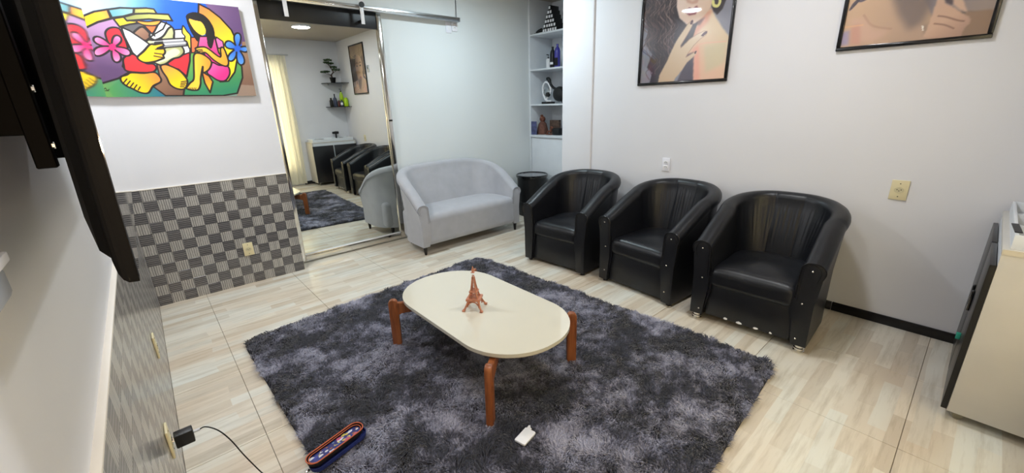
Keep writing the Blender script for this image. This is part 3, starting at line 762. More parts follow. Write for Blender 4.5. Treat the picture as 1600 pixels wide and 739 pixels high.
# ------------------------------------------------------------------ tub seats (three armchairs, one small sofa)
def tub_path(Wd, D, T, R, n):
    """plan of the middle of the arm/back wall, from the front end of one arm round to the other; +x is the front"""
    a = Wd/2-T/2; xb = -D/2+T/2; xf = D/2; segs = []
    s1 = xf-(xb+R); arc = R*PI/2; s2 = 2*(a-R); tot = 2*s1+2*arc+s2
    out = []
    for i in range(n+1):
        s = tot*i/n
        if s <= s1: out.append((xf-s, -a, 0, -1)); continue
        s -= s1
        if s <= arc:
            t = s/R; out.append((xb+R-R*math.sin(t), -a+R-R*math.cos(t), -math.sin(t), -math.cos(t))); continue
        s -= arc
        if s <= s2: out.append((xb, -a+R+s, -1, 0)); continue
        s -= s2
        if s <= arc:
            t = s/R; out.append((xb+R-R*math.cos(t), a-R+R*math.sin(t), -math.cos(t), math.sin(t))); continue
        s -= arc; out.append((xb+R+s, a, 0, 1))
    return out
def tub_profile(h, T, flare, taper, zb, zin, roll, n=9, back=0.0, soft=.05):
    """closed section: (outward offset, z); towards the back the roll gets slimmer and the inner face slopes in to the seat"""
    P = [(T/2-taper, zb), (T/2-taper*.7, zb+.12), (T/2-taper*.2, h*.55), (T/2+flare*.55, h-roll*1.9)]
    rx = ((T+flare)/2+.002)*(.94-.34*back); c = T/2+flare+.004-rx; r = roll
    for k in range(n+1):
        a = math.radians(-25+207*k/n); P.append((c+rx*math.copysign(abs(math.cos(a))**.85, math.cos(a)), h-r+r*math.sin(a)))
    xi, zt = c-rx, h-roll*1.7; xe = -T/2-soft*(.35+.65*back)
    for q in (1, .93, .86, .72, .58, .44, .3, .15, 0):
        P.append((xe+(xi-.002-xe)*(q**1.3), zin+.0+(zt-zin)*q))
    P += [(xe, zin-.08), (-T/2+.02, zb)]
    return P
def tub_shell(name, m, parent, Wd, D, T, R, hf, hb, flare, taper, zb, zin, roll, n=120, power=1.0, pleats=0, crown=0.0, seams=(), lean=.02, pipe=None):
    pipe_pts = []
    path = tub_path(Wd, D, T, R, n); bm = B(); rings = []
    for (x, y, nx, ny) in path:
        t = (D/2-x)/D; h = hf+(hb-hf)*math.sin(PI/2*max(0, min(1, t*1.02)))**power
        h += crown*max(0, 1-(y/(Wd/2))**2)*max(0, t-.5)*2
        back = max(0, (t-.55)/.45)
        prof = tub_profile(h, T, flare*(.6+.9*back), taper, zb, zin, roll*(1-.12*back), 9, back)
        ring = []
        for j, (o, z) in enumerate(prof):
            k = len(prof)-j
            oo = o+lean*back*max(0, z-.35)
            if pleats and j > 13 and z > zin:                       # gathered leather high on the inside of the back
                f = max(0, min(1, (z-zin-.14)/.22))*max(0, min(1, (h-roll*1.7-z)/.05))*back*(.35+.65*math.sin(y*9+2)**2)
                oo += pleats*f*(.6*math.sin(y*235+8*(z-.6))+.5*math.sin(y*151+1.3)+.35*math.sin(y*310+.4-6*z))
            for sy in seams:
                if j > 9: oo += .0035*math.exp(-((y-sy)/.008)**2)*back
            ring.append(bm.verts.new((x+nx*oo, y+ny*oo, z)))
        rings.append(ring); pipe_pts.append(ring[4].co.copy()+Vector((nx, ny, 0))*.002)
    ring_faces(bm, rings)
    o = obj(name, bm, m, parent, True)
    if pipe is not None:
        obj('piping', tube(B(), [r for r in pipe_pts], .0042, 6), pipe, o, True)
    return o
def arm_cap(side, m, mp, parent, Wd, D, T, hf, flare, taper, zb, zin, roll, studs=0, depth=.014, thin=0):
    a = (Wd/2-T/2)*side; prof = tub_profile(hf, T, flare*.6, taper, zb, zin, roll, 9, 0, .0)
    g = .004
    poly = [(a+side*o, z) for o, z in prof]
    bm = prism(B(), poly, D/2-.002, D/2+depth, 'x', .004)
    cap = obj('arm_front', bm, m, parent, True)
    cx = sum(p[0] for p in poly)/len(poly)
    pip = [(D/2+depth-.001, p[0], p[1]) for p in crom(poly[3:-3], 3, False)]
    obj('piping', tube(B(), pip, .0045, 6), mp, cap, True)
    pip2 = [(D/2+depth-.001, a+side*o*.72, z-.012) for o, z in crom(poly_shift(prof), 2, False)]
    obj('piping', tube(B(), pip2, .003, 6), mp, cap, True)
    for z in studs or []:
        obj('stud', lathe(B(), [(.0, 0), (.0065, 0), (.006, .003), (.003, .0055), (0, .006)], 10), M['chrome'], cap, True, loc=(D/2+depth-.0005, a+side*(flare*.35 if z > hf-.15 else -.008), z), rot=(0, PI/2, 0))
    return cap
def poly_shift(prof): return prof[3:-3]

def armchair(label, loc, rz, studs, chrome_feet, scuffs, piping=True):
    t = thing('armchair', label, 'armchair', loc, rz, 'black tub armchairs along the right wall')
    zb = .054 if chrome_feet else .028
    A = dict(Wd=.72, D=.70, T=.105, hf=.605, flare=.035, taper=.0, zb=zb, zin=.34, roll=.052)
    tub_shell('backrest', M['leather'], t, .72, .70, .105, .235, .605, .845, .035, .0, zb, .34, .052, 440, 1.1, .0042, .03, (-.09, .09), .05)
    for s in (-1, 1): arm_cap(s, M['leather'], M['leatherp'], t, studs=studs, **A)
    cushion('seat', (-.24, -.268, .275), (.355, .268, .415), .05, .035, M['leather'], t, 12, .012, .004)
    bxo('front_panel', (.30, -.264, zb+.005), (.338, .264, .29), M['leather'], t, .008)
    for x in (.318, -.27):
        for y in ((-.322, .322) if x > 0 else (-.28, .28)):
            if chrome_feet:
                obj('foot', lathe(B(), [(0, 0), (.029, 0), (.031, .004), (.031, .010), (.025, .013), (.025, .018), (.031, .021), (.031, .028), (.025, .031), (.025, .0545), (0, .0545)], 20), M['chrome'], t, True, loc=(x, y, 0))
            else:
                obj('foot', lathe(B(), [(0, 0), (.020, 0), (.024, .0285), (0, .0285)], 14), M['legb'], t, True, loc=(x, y, 0))
    if scuffs:
        rng = random.Random(2)
        for k, (y, w_) in enumerate(((.16, .02), (.07, .04), (-.03, .05), (-.12, .035))):
            P = [(y+w_*.5*math.cos(a)*rng.uniform(.6, 1), .070+.008*math.sin(a)*rng.uniform(.6, 1.3)) for a in np.linspace(0, 2*PI, 8)[:-1]]
            o = obj('worn_patch', prism(B(), P, .3378, .3392, 'x'), M['whitep'], t); o['label'] = 'white worn spot on the bottom edge of the front'
    return t
def place_chair(fl, fr):
    """front edge line on the floor from its far corner to its near corner (world)"""
    fl, fr = Vector(fl), Vector(fr); mid = (fl+fr)/2; d = (fr-fl).normalized()
    f = Vector((-abs(d.y), d.x if d.y < 0 else -d.x)); f = Vector((d.y, -d.x)); 
    if f.x > 0: f = -f
    return mid-f*.355, math.atan2(f.y, f.x)
for lab, fl, fr, st, ch, sc in (
        ('black tub armchair furthest from the camera, next to the round side table, plain arm fronts', (2.925, -1.415), (2.985, -2.140), (), False, False),
        ('black tub armchair in the middle of the three, studs down its arm fronts', (3.035, -2.265), (2.975, -3.005), (.555, .34, .12), False, False),
        ('black tub armchair nearest the camera, chrome feet and worn bottom edge', (2.950, -3.165), (2.980, -3.875), (.555, .34, .10), True, True)):
    c, rz = place_chair(fl, fr)
    armchair(lab, (c.x, c.y, 0), rz, st, ch, sc)

def sofa():
    t = thing('sofa', 'small two-seat tub sofa in light grey suede with black feet, against the pale wall', 'sofa', (2.912, -.262, 0), -PI/2)
    tub_shell('backrest', M['fabric'], t, 1.39, .62, .10, .30, .555, .865, .045, .0, .095, .34, .050, 220, 1.0, 0, .055, (), .06, M['fabricp'])
    A = dict(Wd=1.39, D=.62, T=.10, hf=.555, flare=.045, taper=.0, zb=.095, zin=.34, roll=.050)
    for s in (-1, 1): arm_cap(s, M['fabric'], M['fabricp'], t, depth=.008, **A)
    cushion('seat', (-.24, -.643, .097), (.318, .643, .430), .055, .028, M['fabric'], t, 10, .003, .002)
    for x in (.275, -.215):
        for y in ((-.655, .655) if x > 0 else (-.56, .56)):
            obj('foot', lathe(B(), [(0, 0), (.014, 0), (.023, .097), (0, .097)], 14), M['legb'], t, True, loc=(x, y, 0))
sofa()

# ------------------------------------------------------------------ round side table
t = thing('side_table', 'round black drum side table with dark marbled top, between sofa and first armchair', 'side table', (4.29, -.12, 0))
obj('drum', lathe(B(), [(0, 0), (.205, 0), (.21, .01), (.21, .20), (.206, .203), (.206, .207), (.21, .21), (.21, .545), (0, .545)], 48), M['blackp'], t, True)
obj('rim', lathe(B(), [(.20, .545), (.226, .545), (.230, .556), (.230, .578), (.222, .582), (.216, .576), (.216, .556), (.20, .556)], 48), M['blackg'], t, True)
obj('tabletop', lathe(B(), [(0, .5455), (.215, .5455), (.215, .570), (0, .570)], 48), M['marble'], t)

# ------------------------------------------------------------------ coffee table and tower figurine
ct = thing('coffee_table', 'low coffee table with oblong cream top and orange wooden legs, on the rug', 'coffee table', (1.542, -2.472, .0))
top = [(x, y) for x, y in rrect(.333, .622, .322, 16)]
obj('tabletop', prism(B(), top, .345, .3655, 'z', .002), M['tabletop'], ct, True)
obj('under_panel', prism(B(), [(x*.985, y*.99) for x, y in top], .338, .3448, 'z', .001), M['undert'], ct, True)
def table_leg(px, py, tilt):
    """plank leg with rounded top, a bracket running inwards under the top"""
    d = Vector((-px, -py*.55)); d.normalize(); ang = math.atan2(d.y, d.x)
    w_, h_ = .030, .355; P = [(-w_, .03), (w_, .03)]
    P = [(-w_, .0105), (w_*.9, .0105)]+[(w_*math.cos(a), h_-w_+w_*math.sin(a)) for a in np.linspace(0, PI, 9)]
    mtx = Matrix.Rotation(ang, 4, 'Z')
    bm = prism(B(), P, -.019, .019, 'y', .006)
    for v in bm.verts: v.co.x += tilt*(v.co.z-.33)
    o = obj('leg', bm, M['wood'], ct, True, loc=(px, py, 0), rot=(0, 0, ang))
    bm = prism(B(), [(.0, .225), (.05, .262), (.30, .285), (.30, .3315), (.0, .3315)], -.0165, .0165, 'y', .004)
    obj('bracket', bm, M['wood'], o, True)
for px, py, tl in ((-.355, .475, .0), (-.345, -.518, .05), (.338, -.455, .0), (.338, .522, .0)): table_leg(px, py, tl)

tw = thing('tower_figurine', 'small copper lattice tower figurine on the coffee table', 'figurine', (1.490, -2.490, .3662), math.radians(38))
HT = .262
def hw(z):
    k = z/HT
    return .040*(1-k)**3.0+.0026+.012*(1-k)
for i in range(4):
    sx, sy = ((1, 1), (-1, 1), (-1, -1), (1, -1))[i]
    zs = [HT*k/14 for k in range(12)]
    obj('leg', tube(B(), [(sx*hw(z), sy*hw(z), max(z, .004)) for z in zs], [.0066*(1-.66*z/HT) for z in zs], 6), M['copper'], tw, True)
    obj('foot', box(B(), (sx*.0545-.009, sy*.0545-.009, 0), (sx*.0545+.009, sy*.0545+.009, .009), .001, 1), M['copper'], tw)
for z, a, th in ((.060, 1.42, .014), (.110, 1.45, .008), (.232, 2.6, .004)):
    r_ = hw(z)*a; bxo('platform', (-r_, -r_, z), (r_, r_, z+th), M['copper'], tw, .001, 1)
bm = B()
for k in range(4):
    R4 = Matrix.Rotation(k*PI/2, 4, 'Z')
    for lev in range(10):
        z0 = .072+lev*.0145; z1 = z0+.0145
        if z1 > .225: break
        for s in (-1, 1):
            tube(bm, [R4@Vector((s*hw(z0), hw(z0), z0)), R4@Vector((-s*hw(z1), hw(z1), z1))], .0013, 4)
    for z0, z1 in ((.02, .042), (.042, .062)):
        for s in (-1, 1): tube(bm, [R4@Vector((s*hw(z0), hw(z0), z0)), R4@Vector((s*hw(z1)*.55, hw(z1), z1))], .0015, 4)
    arch = [R4@Vector((hw(.03)*.86*math.cos(a), hw(.045), .018+.036*math.sin(a))) for a in np.linspace(0, PI, 11)]
    tube(bm, arch, .0040, 5)
obj('lattice', bm, M['copper'], tw)
obj('spire', lathe(B(), [(0, .236), (.005, .236), (.0055, .246), (.003, .249), (.0022, .258), (.0045, .262), (.004, .268), (.001, .272), (0, .275)], 12), M['copper'], tw, True)

# ------------------------------------------------------------------ shaggy rug
RC = [(.41, -1.19), (2.60, -1.045), (2.745, -3.80), (.485, -3.95)]
def rug():
    t = thing('rug', 'large shaggy rug mottled in dark blue-grey and silver under the coffee table', 'rug')
    P = [np.array(p) for p in RC]; out = []
    r = .11
    for i in range(4):
        a, b, c = P[i-1], P[i], P[(i+1) % 4]
        u = (a-b)/np.linalg.norm(a-b); v = (c-b)/np.linalg.norm(c-b)
        p0, p2 = b+u*r, b+v*r
        for k in range(7):
            s = k/6; out.append(tuple((1-s)**2*p0+2*s*(1-s)*b+s*s*p2))
    obj('backing', prism(B(), out, .0005, .010, 'z'), mat('rug_backing', (46, 46, 56), .95), t)
    rng = np.random.default_rng(11); n = 330000
    lo = np.min(out, 0); hi = np.max(out, 0); Q = rng.uniform(lo, hi, (int(n*1.1), 2))
    O = np.array(out); ins = np.ones(len(Q), bool); m = len(O)
    for i in range(m):
        a, b = O[i], O[(i+1) % m]; d = b-a
        ins &= ((Q[:, 1]-a[1])*d[0]-(Q[:, 0]-a[0])*d[1]) <= .0   # clockwise outline
    Q = Q[ins]; n = len(Q)
    # leaning follows a smooth field so that the pile falls in tufts
    X, Y = Q[:, 0], Q[:, 1]
    ang = 3*np.sin(X*3.1+1.7*np.sin(Y*2.3))+2.4*np.sin(Y*4.3+1.3*np.sin(X*3.7))+1.1*np.sin(X*33+2*np.sin(Y*27))+rng.normal(0, .5, n)
    # keep the patch of pile nearest to the eye a little thinner and longer
    clump = .5+.5*np.sin(X*41+3*np.sin(Y*29))*np.sin(Y*37+3*np.sin(X*31))
    ln = rng.uniform(.020, .036, n)+.012*clump; lean = rng.uniform(.6, 1.3, n)*ln
    wv = rng.uniform(.0014, .0030, n)
    dx, dy = np.cos(ang), np.sin(ang); pa = rng.uniform(0, 2*PI, n); sx, sy = np.cos(pa)*wv, np.sin(pa)*wv
    z0 = np.full(n, .008)
    hmid = .62*ln+.008; htip = .8*ln+.008-.15*lean
    V = np.empty((n, 5, 3))
    V[:, 0] = np.stack([X-sx, Y-sy, z0], 1); V[:, 1] = np.stack([X+sx, Y+sy, z0], 1)
    mx, my = X+dx*lean*.4, Y+dy*lean*.4
    V[:, 2] = np.stack([mx+sx*.8, my+sy*.8, hmid], 1); V[:, 3] = np.stack([mx-sx*.8, my-sy*.8, hmid], 1)
    V[:, 4] = np.stack([X+dx*lean, Y+dy*lean, htip], 1)
    base = (np.arange(n)*5)[:, None]
    F = np.concatenate([base+np.array([[0, 1, 2, 3]]), base+np.array([[3, 2, 4]])], 1).ravel()
    st = np.stack([np.arange(n)*7, np.arange(n)*7+4], 1).ravel()
    me = bpy.data.meshes.new('pile'); me.vertices.add(n*5); me.vertices.foreach_set('co', V.ravel())
    me.loops.add(len(F)); me.loops.foreach_set('vertex_index', F.astype(np.int32))
    me.polygons.add(2*n); me.polygons.foreach_set('loop_start', st.astype(np.int32)); me.update(calc_edges=True)
    o = mesh_obj('pile', me, M['rug'], t); o['kind'] = 'stuff'
rug()

# ------------------------------------------------------------------ pencil case, white tag
pc = thing('pencil_case', 'open oblong pencil case with orange rims and bright pictures inside, on the rug', 'pencil case', (.545, -2.655, .040), math.radians(14))
ol = rrect(.138, .037, .036, 8)
def shell(bm, outl, z0, z1, th, base=True):
    n = len(outl); k = 1-th/.037; kx = 1-th/.138
    inn = [(x*kx, y*k) for x, y in outl]
    a = [bm.verts.new((x*.97, y*.95, z0)) for x, y in outl]; b = [bm.verts.new((x, y, z1)) for x, y in outl]
    c = [bm.verts.new((x, y, z1)) for x, y in inn]; d = [bm.verts.new((x, y, z0+.004)) for x, y in inn]
    for p, q in ((a, b), (b, c), (c, d)):
        for i in range(n): bm.faces.new((p[i], p[(i+1) % n], q[(i+1) % n], q[i]))
    bm.faces.new(a[::-1]); bm.faces.new(d); return bm
obj('lower_half', shell(B(), [(x*1.02, y*1.05) for x, y in ol], 0, .022, .003), M['navy'], pc, True, loc=(.004, -.012, 0))
obj('upper_half', shell(B(), ol, .0222, .045, .003), M['dark'], pc, True)
obj('rim', tube(B(), [(x, y, .046) for x, y in ol], .0028, 6, True), M['orange'], pc, True)
obj('rim', tube(B(), [(x*.93, y*.82, .040) for x, y in ol], .0018, 6, True), M['orange'], pc, True)
bxo('zip_pull', (-.158, -.018, .012), (-.138, -.004, .018), M['chrome'], pc, .002)
pat = B(); rng = random.Random(5); cols = [(215, 215, 225), (52, 66, 160), (206, 190, 90), (196, 90, 120), (50, 96, 140), (44, 52, 130), (150, 96, 60), (40, 44, 110), (110, 150, 190)]
pm_ = [mat('case_picture', c, .5) for c in cols]
prism(pat, [(x*.92, y*.8) for x, y in ol], .0305, .0320, 'z')
for k in range(46):
    x = rng.uniform(-.118, .118); y = rng.uniform(-.022, .022); a0 = rng.uniform(0, 6); s = rng.uniform(.006, .016)
    nf = len(pat.faces)
    prism(pat, [(x+s*rng.uniform(.6, 1.4)*math.cos(a0+a), max(-.028, min(.028, y+s*.6*math.sin(a0+a)))) for a in np.linspace(0, 2*PI, 6)[:-1]], .0321+k*.00001, .0324+k*.00001, 'z')
    pat.faces.ensure_lookup_table(); ci = rng.randrange(len(cols))
    for f in pat.faces[nf:]: f.material_index = ci
for f in list(pat.faces)[:38]: f.material_index = 7
obj('picture_lining', pat, pm_, pc)
tg = thing('paper_tag', 'small white packet with a little spout lying on the rug beside the front table leg', 'packet', (1.236, -3.197, .034), math.radians(12))
obj('body', prism(B(), rrect(.048, .030, .006, 3), 0, .012, 'z', .003), M['paper'], tg, True)
obj('spout', prism(B(), [(.046, .004), (.058, .002), (.060, .012), (.072, .018), (.068, .026), (.046, .024)], .002, .009, 'z', .001), M['whitep'], tg)

# ------------------------------------------------------------------ charger and cable
ch = thing('phone_charger', 'black plug-in charger in the lower left wall outlet, trailing a cable', 'charger', (.0130, -2.493, .335), 0)
bxo('body', (.006, -.021, -.034), (.066, .021, .022), M['blackp'], ch, .004)
for y in (-.008, .008): obj('pin', tube(B(), [(-.003, y, 0), (.007, y, 0)], .0022, 6), M['chrome'], ch)
obj('usb_plug', box(B(), (.066, -.006, -.004), (.088, .006, .002), .001, 1), M['alum'], ch)
pts = crom([(.098, -2.493, .333), (.12, -2.493, .333), (.155, -2.488, .288), (.185, -2.485, .215), (.21, -2.488, .13), (.235, -2.50, .06), (.262, -2.54, .012), (.30, -2.64, .0035), (.34, -2.9, .0035), (.36, -3.3, .0035), (.42, -3.6, .0035)], 6, False)
cb = obj('charging_cable', tube(B(), pts, .0026, 8), M['cable'], None, True)
tag(cb, 'thin black cable running from the charger down across the floor', 'cable')

# ------------------------------------------------------------------ television on the left wall
tv = thing('television', 'large black flat television seen edge-on, bracketed to the left wall', 'television', (0, 0, 0))
# four corners of the screen face (slightly yawed and leaning)
def tvp(s, z, d):   # s: 0 near .. 1 far edge, d: depth behind the glass
    x = .1320+(.1245-.1320)*s+.024*(z-1.33)
    return (x-d, -3.63+1.10*s, z)
def tv_slab(s0, s1, z0, z1, d0, d1, rr=0.0, n=6):
    bm = B(); ol_ = []
    for cs, cz, a0 in ((s1, z1, 0), (s0, z1, 90), (s0, z0, 180), (s1, z0, 270)):
        if rr == 0: ol_.append((cs, cz)); continue
        sx = 1 if cs == s1 else -1; sz = 1 if cz == z1 else -1
        for k in range(n+1):
            a = math.radians(a0+90*k/n); ol_.append((cs-sx*rr/1.10+rr/1.10*math.cos(a), cz-sz*rr+rr*math.sin(a)))
    f = [bm.verts.new(tvp(s, z, d0)) for s, z in ol_]; b = [bm.verts.new(tvp(s, z, d1)) for s, z in ol_]
    m = len(f)
    for i in range(m): bm.faces.new((f[i], f[(i+1) % m], b[(i+1) % m], b[i]))
    bm.faces.new(f[::-1]); bm.faces.new(b); return bm
bm = B(); rings = []
for d_, k in ((.0012, 0), (.004, 0), (.012, .001), (.017, .006), (.0205, .016), (.0225, .034)):
    rings.append([bm.verts.new(tvp(s, z, d_)) for s, z in ((k*.1, 1.332+k), (1-k*.1, 1.332+k), (1-k*.1, 1.969-k), (k*.1, 1.969-k))])
ring_faces(bm, rings); obj('bezel', bm, M['tvblack'], tv)
obj('screen', tv_slab(.003, .997, 1.338, 1.964, 0, .0011), M['screen'], tv)
bm = B(); rings = []
for d_, k in ((.0227, 0), (.032, .010), (.040, .05)):
    rings.append([bm.verts.new(tvp(s, z, d_)) for s, z in ((.004+k, 1.37+k), (.996-k, 1.37+k), (.996-k, 1.93-k), (.004+k, 1.93-k))])
ring_faces(bm, rings); obj('back_cover', bm, M['tvblack'], tv)
br = B(); box(br, (-.012, -3.20, 1.52), (.022, -2.92, 1.74), .002, 1)
for y in (-3.22, -2.95): box(br, (.022, y, 1.46), (.050, y+.03, 1.80), .002, 1)
obj('wall_bracket', br, M['tvblack'], tv)
for y, z in ((-3.215, 1.50), (-3.215, 1.60)): obj('bolt', lathe(B(), [(0, 0), (.006, 0), (.006, .004), (0, .004)], 6), M['chrome'], tv, loc=(.0505, y+.01, z), rot=(0, PI/2, 0))
wb = thing('wall_box', 'small pale box on the left wall, at the left edge of the photo', 'box', (-.0125, -3.69, 1.393))
bxo('lid', (0.0005, -.05, .0), (.0425, .05, .012), M['platew'], wb, .002)
bxo('case', (0.0005, -.045, -.04), (.037, .045, -.0005), mat('grey_plastic', (150, 156, 168), .4), wb, .008)

# ------------------------------------------------------------------ built-in shelves in the alcove
sh = thing('shelf_unit', 'tall white built-in shelves in the alcove beyond the pillar', 'shelves', (4.57, 0, 0))
bxo('side_panel', (0, .175, .0), (.47, .2045, H-.002), M['white'], sh, .001)
bxo('side_panel', (0, -1.2445, .0), (.47, -1.215, H-.002), M['white'], sh, .001)
bxo('back_panel', (.455, -1.214, .70), (.475, +.1745, H-.002), M['white'], sh)
for z in (2.425, 1.975, 1.507): bxo('shelf', (.0, -1.2145, z), (.4545, +.1745, z+.022), M['white'], sh, .001)
bxo('shelf', (-.015, -1.2145, 1.066), (.4545, +.1745, 1.100), M['white'], sh, .001)
bxo('cupboard_door', (.004, -.50, .03), (.024, .165, 1.060), M['white'], sh, .002)
bxo('cupboard_door', (.004, -1.21, .03), (.024, -.504, 1.060), M['white'], sh, .002)
bxo('gap_shade', (.03, -1.214, .0), (.05, .174, 1.065), M['gapshade'], sh)  # dark sheet standing in for the shade in the gaps round the doors
SX = 4.57
# pyramid of dark boxes with white ends
proto = None; rows = 6; bw, bh = .040, .052
rng = random.Random(9)
for r in range(rows):
    n_ = rows-r
    for k in range(n_):
        y = -.290+(k-(n_-1)/2)*(bw+.004)*1.0+.14; z = 2.4475+r*(bh+.0006)
        if proto is None:
            t = thing('dye_box', '', 'box', (0, 0, 0)); proto = t
            kids = [bxo('carton', (0, -bw/2, 0), (.16, bw/2, bh), M['blackp'], t, .001), bxo('end_label', (-.0012, -bw/2+.005, .010), (-.0002, bw/2-.005, bh-.010), M['whitep'], t)]
        else:
            t = proto.copy(); C.objects.link(t)
            for kd in kids:
                q_ = kd.copy(); C.objects.link(q_); q_.parent = t
        t.location = (SX+.05+rng.uniform(0, .006), y, z)
        rn = ('bottom', 'second', 'third', 'fourth', 'fifth', 'top')[r]
        cn = {6: ('leftmost', 'second from the left', 'third from the left', 'third from the right', 'second from the right', 'rightmost'), 5: ('leftmost', 'second from the left', 'middle one', 'second from the right', 'rightmost'), 4: ('leftmost', 'second from the left', 'second from the right', 'rightmost'), 3: ('leftmost', 'middle one', 'rightmost'), 2: ('left one', 'right one'), 1: ('',)}[n_][::-1][k]
        t['label'] = 'small dark white-ended box, %s in the %s row of the pyramid' % (cn, rn) if r < 5 else 'small dark box with white end at the peak of the pyramid'
        t['group'] = 'stacked dark boxes, %s row of the pyramid' % rn; t['category'] = 'box'
o = obj('hair_clipper', tube(B(), [(SX+.05, 0.092, 2.4680), (SX+.055, 0.052, 2.4800), (SX+.06, 0.002, 2.4880), (SX+.06, -0.028, 2.4800)], [.012, .02, .024, .014], 12), M['blackp'], None, True)
tag(o, 'black clipper lying left of the box pyramid on the top shelf', 'clipper')
o = obj('cord', tube(B(), crom([(SX+.05, 0.092, 2.4680), (SX+.03, 0.122, 2.4520), (SX+.012, 0.152, 2.4505), (SX+.02, 0.172, 2.4505), (SX+.05, 0.167, 2.4505)], 5, False), .0035, 6), M['cable'], None, True)
tag(o, 'loose black cord hanging over the left of the top shelf', 'cord')
def bottle(label, loc, prof, m, capm=None, cap=None, lab=None, rz=0, cat='bottle', group=None, name='bottle', pump=False):
    t = thing(name, label, cat, loc, rz, group)
    obj('body', lathe(B(), prof, 20), m, t, True)
    zt = prof[-1][1]
    if cap: obj('cap', lathe(B(), [(0, 0), (cap[0], 0), (cap[0], cap[1]), (0, cap[1])], 16), capm, t, True, loc=(0, 0, zt))
    if pump:
        bm = tube(B(), [(0, 0, 0), (0, 0, .03)], .004, 8); box(bm, (-.035, -.006, .028), (.008, .006, .038), .002, 1)
        obj('pump', bm, capm, t, True, loc=(0, 0, zt+(cap[1] if cap else 0)))
    if lab:
        r_, z0, z1, lm = lab
        bm = B(); n = 10; a = [bm.verts.new((-r_*math.cos(th), r_*math.sin(th), z0)) for th in np.linspace(-.9, .9, n)]; b = [bm.verts.new((v.co.x, v.co.y, z1)) for v in a]
        for i in range(n-1): bm.faces.new((a[i], a[i+1], b[i+1], b[i]))
        obj('sticker', bm, lm, t, True)
    return t
def bprof(r, h, neck, hs): return [(0, 0), (r*.96, 0), (r, .006), (r, hs), (r*.85, hs+(h-hs)*.45), (neck, h-.01), (neck, h), (0, h)]
Z2 = 1.9975; Z3 = 1.5295; Z4 = 1.1005; Z1 = 2.4475
bottle('white pump bottle with black top, leftmost bottle on the second shelf', (SX+.16, -0.028, Z2), bprof(.030, .135, .010, .120), M['whitep'], M['blackp'], (.013, .014), pump=True)
bottle('black bottle narrower than its neighbour, just right of the white pump bottle', (SX+.22, -0.068, Z2), bprof(.022, .13, .010, .110), M['blackp'], M['blackp'], (.010, .015))
bottle('tall black bottle with a small white sticker on the second shelf', (SX+.12, -0.148, Z2), bprof(.038, .25, .014, .170), M['blackp'], M['blackp'], (.016, .02), (.0384, .045, .075, M['whitep']))
bottle('tall blue-violet bottle beside the pillar on the second shelf', (SX+.10, -0.253, Z2), bprof(.040, .27, .014, .200), M['purple'], M['purple'], (.015, .02), (.0404, .02, .12, M['dark']))
# third shelf
hl = thing('massager', 'white looped appliance with black head and arm on the third shelf', 'appliance', (SX+.14, -0.043, Z3))
obj('base', prism(B(), rrect(.045, .10, .02, 4), 0, .028, 'z', .005), M['blackp'], hl, True)
obj('loop', tube(B(), crom([(0, .05, .06), (0, .095, .14), (0, .105, .22), (0, .07, .285), (0, .01, .285), (0, -.04, .22), (0, -.045, .16), (0, .0, .10)], 5), .014, 10, True), M['whitep'], hl, True)
obj('stem', tube(B(), crom([(0, .085, .12), (0, .05, .06), (0, .0, .035), (0, -.07, .035)], 5, False), .017, 10), M['whitep'], hl, True)
obj('drum', lathe(B(), [(0, -.03), (.05, -.03), (.058, -.015), (.058, .02), (.04, .032), (0, .034)], 24), M['clear'], hl, True, loc=(0, .015, .155), rot=(0, -PI/2, 0))
obj('hub', lathe(B(), [(0, 0), (.034, 0), (.03, .03), (0, .036)], 18), M['blackp'], hl, True, loc=(-.005, -.01, .125), rot=(0, -PI/2, 0))
obj('arm', tube(B(), crom([(0, .02, .335), (0, -.01, .33), (0, -.05, .26), (0, -.10, .215), (0, -.16, .19)], 5, False), [.022]*4+[.026]*4+[.018]*13, 12), M['blackp'], hl, True)
dy = thing('hair_dryer', 'big round black hair dryer half hidden by the pillar on the third shelf', 'hair dryer', (SX+.12, -0.292, Z3+.125))
obj('barrel', lathe(B(), [(0, -.06), (.075, -.06), (.095, -.03), (.10, .02), (.085, .06), (.05, .075), (0, .08)], 28), M['blackp'], dy, True, rot=(0, -PI/2, 0))
obj('handle', tube(B(), [(0, -.02, -.07), (0, -.05, -.10), (0, -.16, -.105)], .024, 12), M['blackp'], dy, True)
# fourth shelf
o = obj('photo_card', prism(B(), [(-.055, 0), (.055, 0), (.055, .19), (-.055, .19)], 0, .006, 'x', .001), M['photop'], None, False, loc=(SX-.004, 0.110, Z4), rot=(0, .0, .0)); tag(o, 'violet photo card standing at the left end of the lowest open shelf', 'card')
dl = thing('doll', 'brown cloth doll with a bunched topknot on the lowest open shelf', 'doll', (SX+.14, 0.072, Z4))
obj('body', lathe(B(), [(0, 0), (.075, 0), (.082, .03), (.075, .09), (.058, .15), (.035, .18), (0, .185)], 22), M['doll'], dl, True)
obj('head', lathe(B(), [(0, -.04), (.025, -.036), (.042, -.012), (.043, .01), (.03, .034), (0, .044)], 18), M['hairc'], dl, True, loc=(0, 0, .215))
obj('topknot', lathe(B(), [(0, -.018), (.02, -.012), (.024, .0), (.016, .014), (0, .018)], 14), M['hairc'], dl, True, loc=(0, .014, .262))
o = obj('photo_box', box(B(), (0, -.09, 0), (.05, .09, .20), .003, 1), M['photob'], None, False, loc=(SX+.21, -0.093, Z4)); tag(o, 'brown printed box standing behind the things on the lowest open shelf', 'box')
cr = thing('ornament', 'small reddish carved ornament in front of the brown box', 'ornament', (SX+.10, -0.113, Z4))
obj('base', box(B(), (-.03, -.06, 0), (.03, .06, .015), .004, 1), M['hairc'], cr)
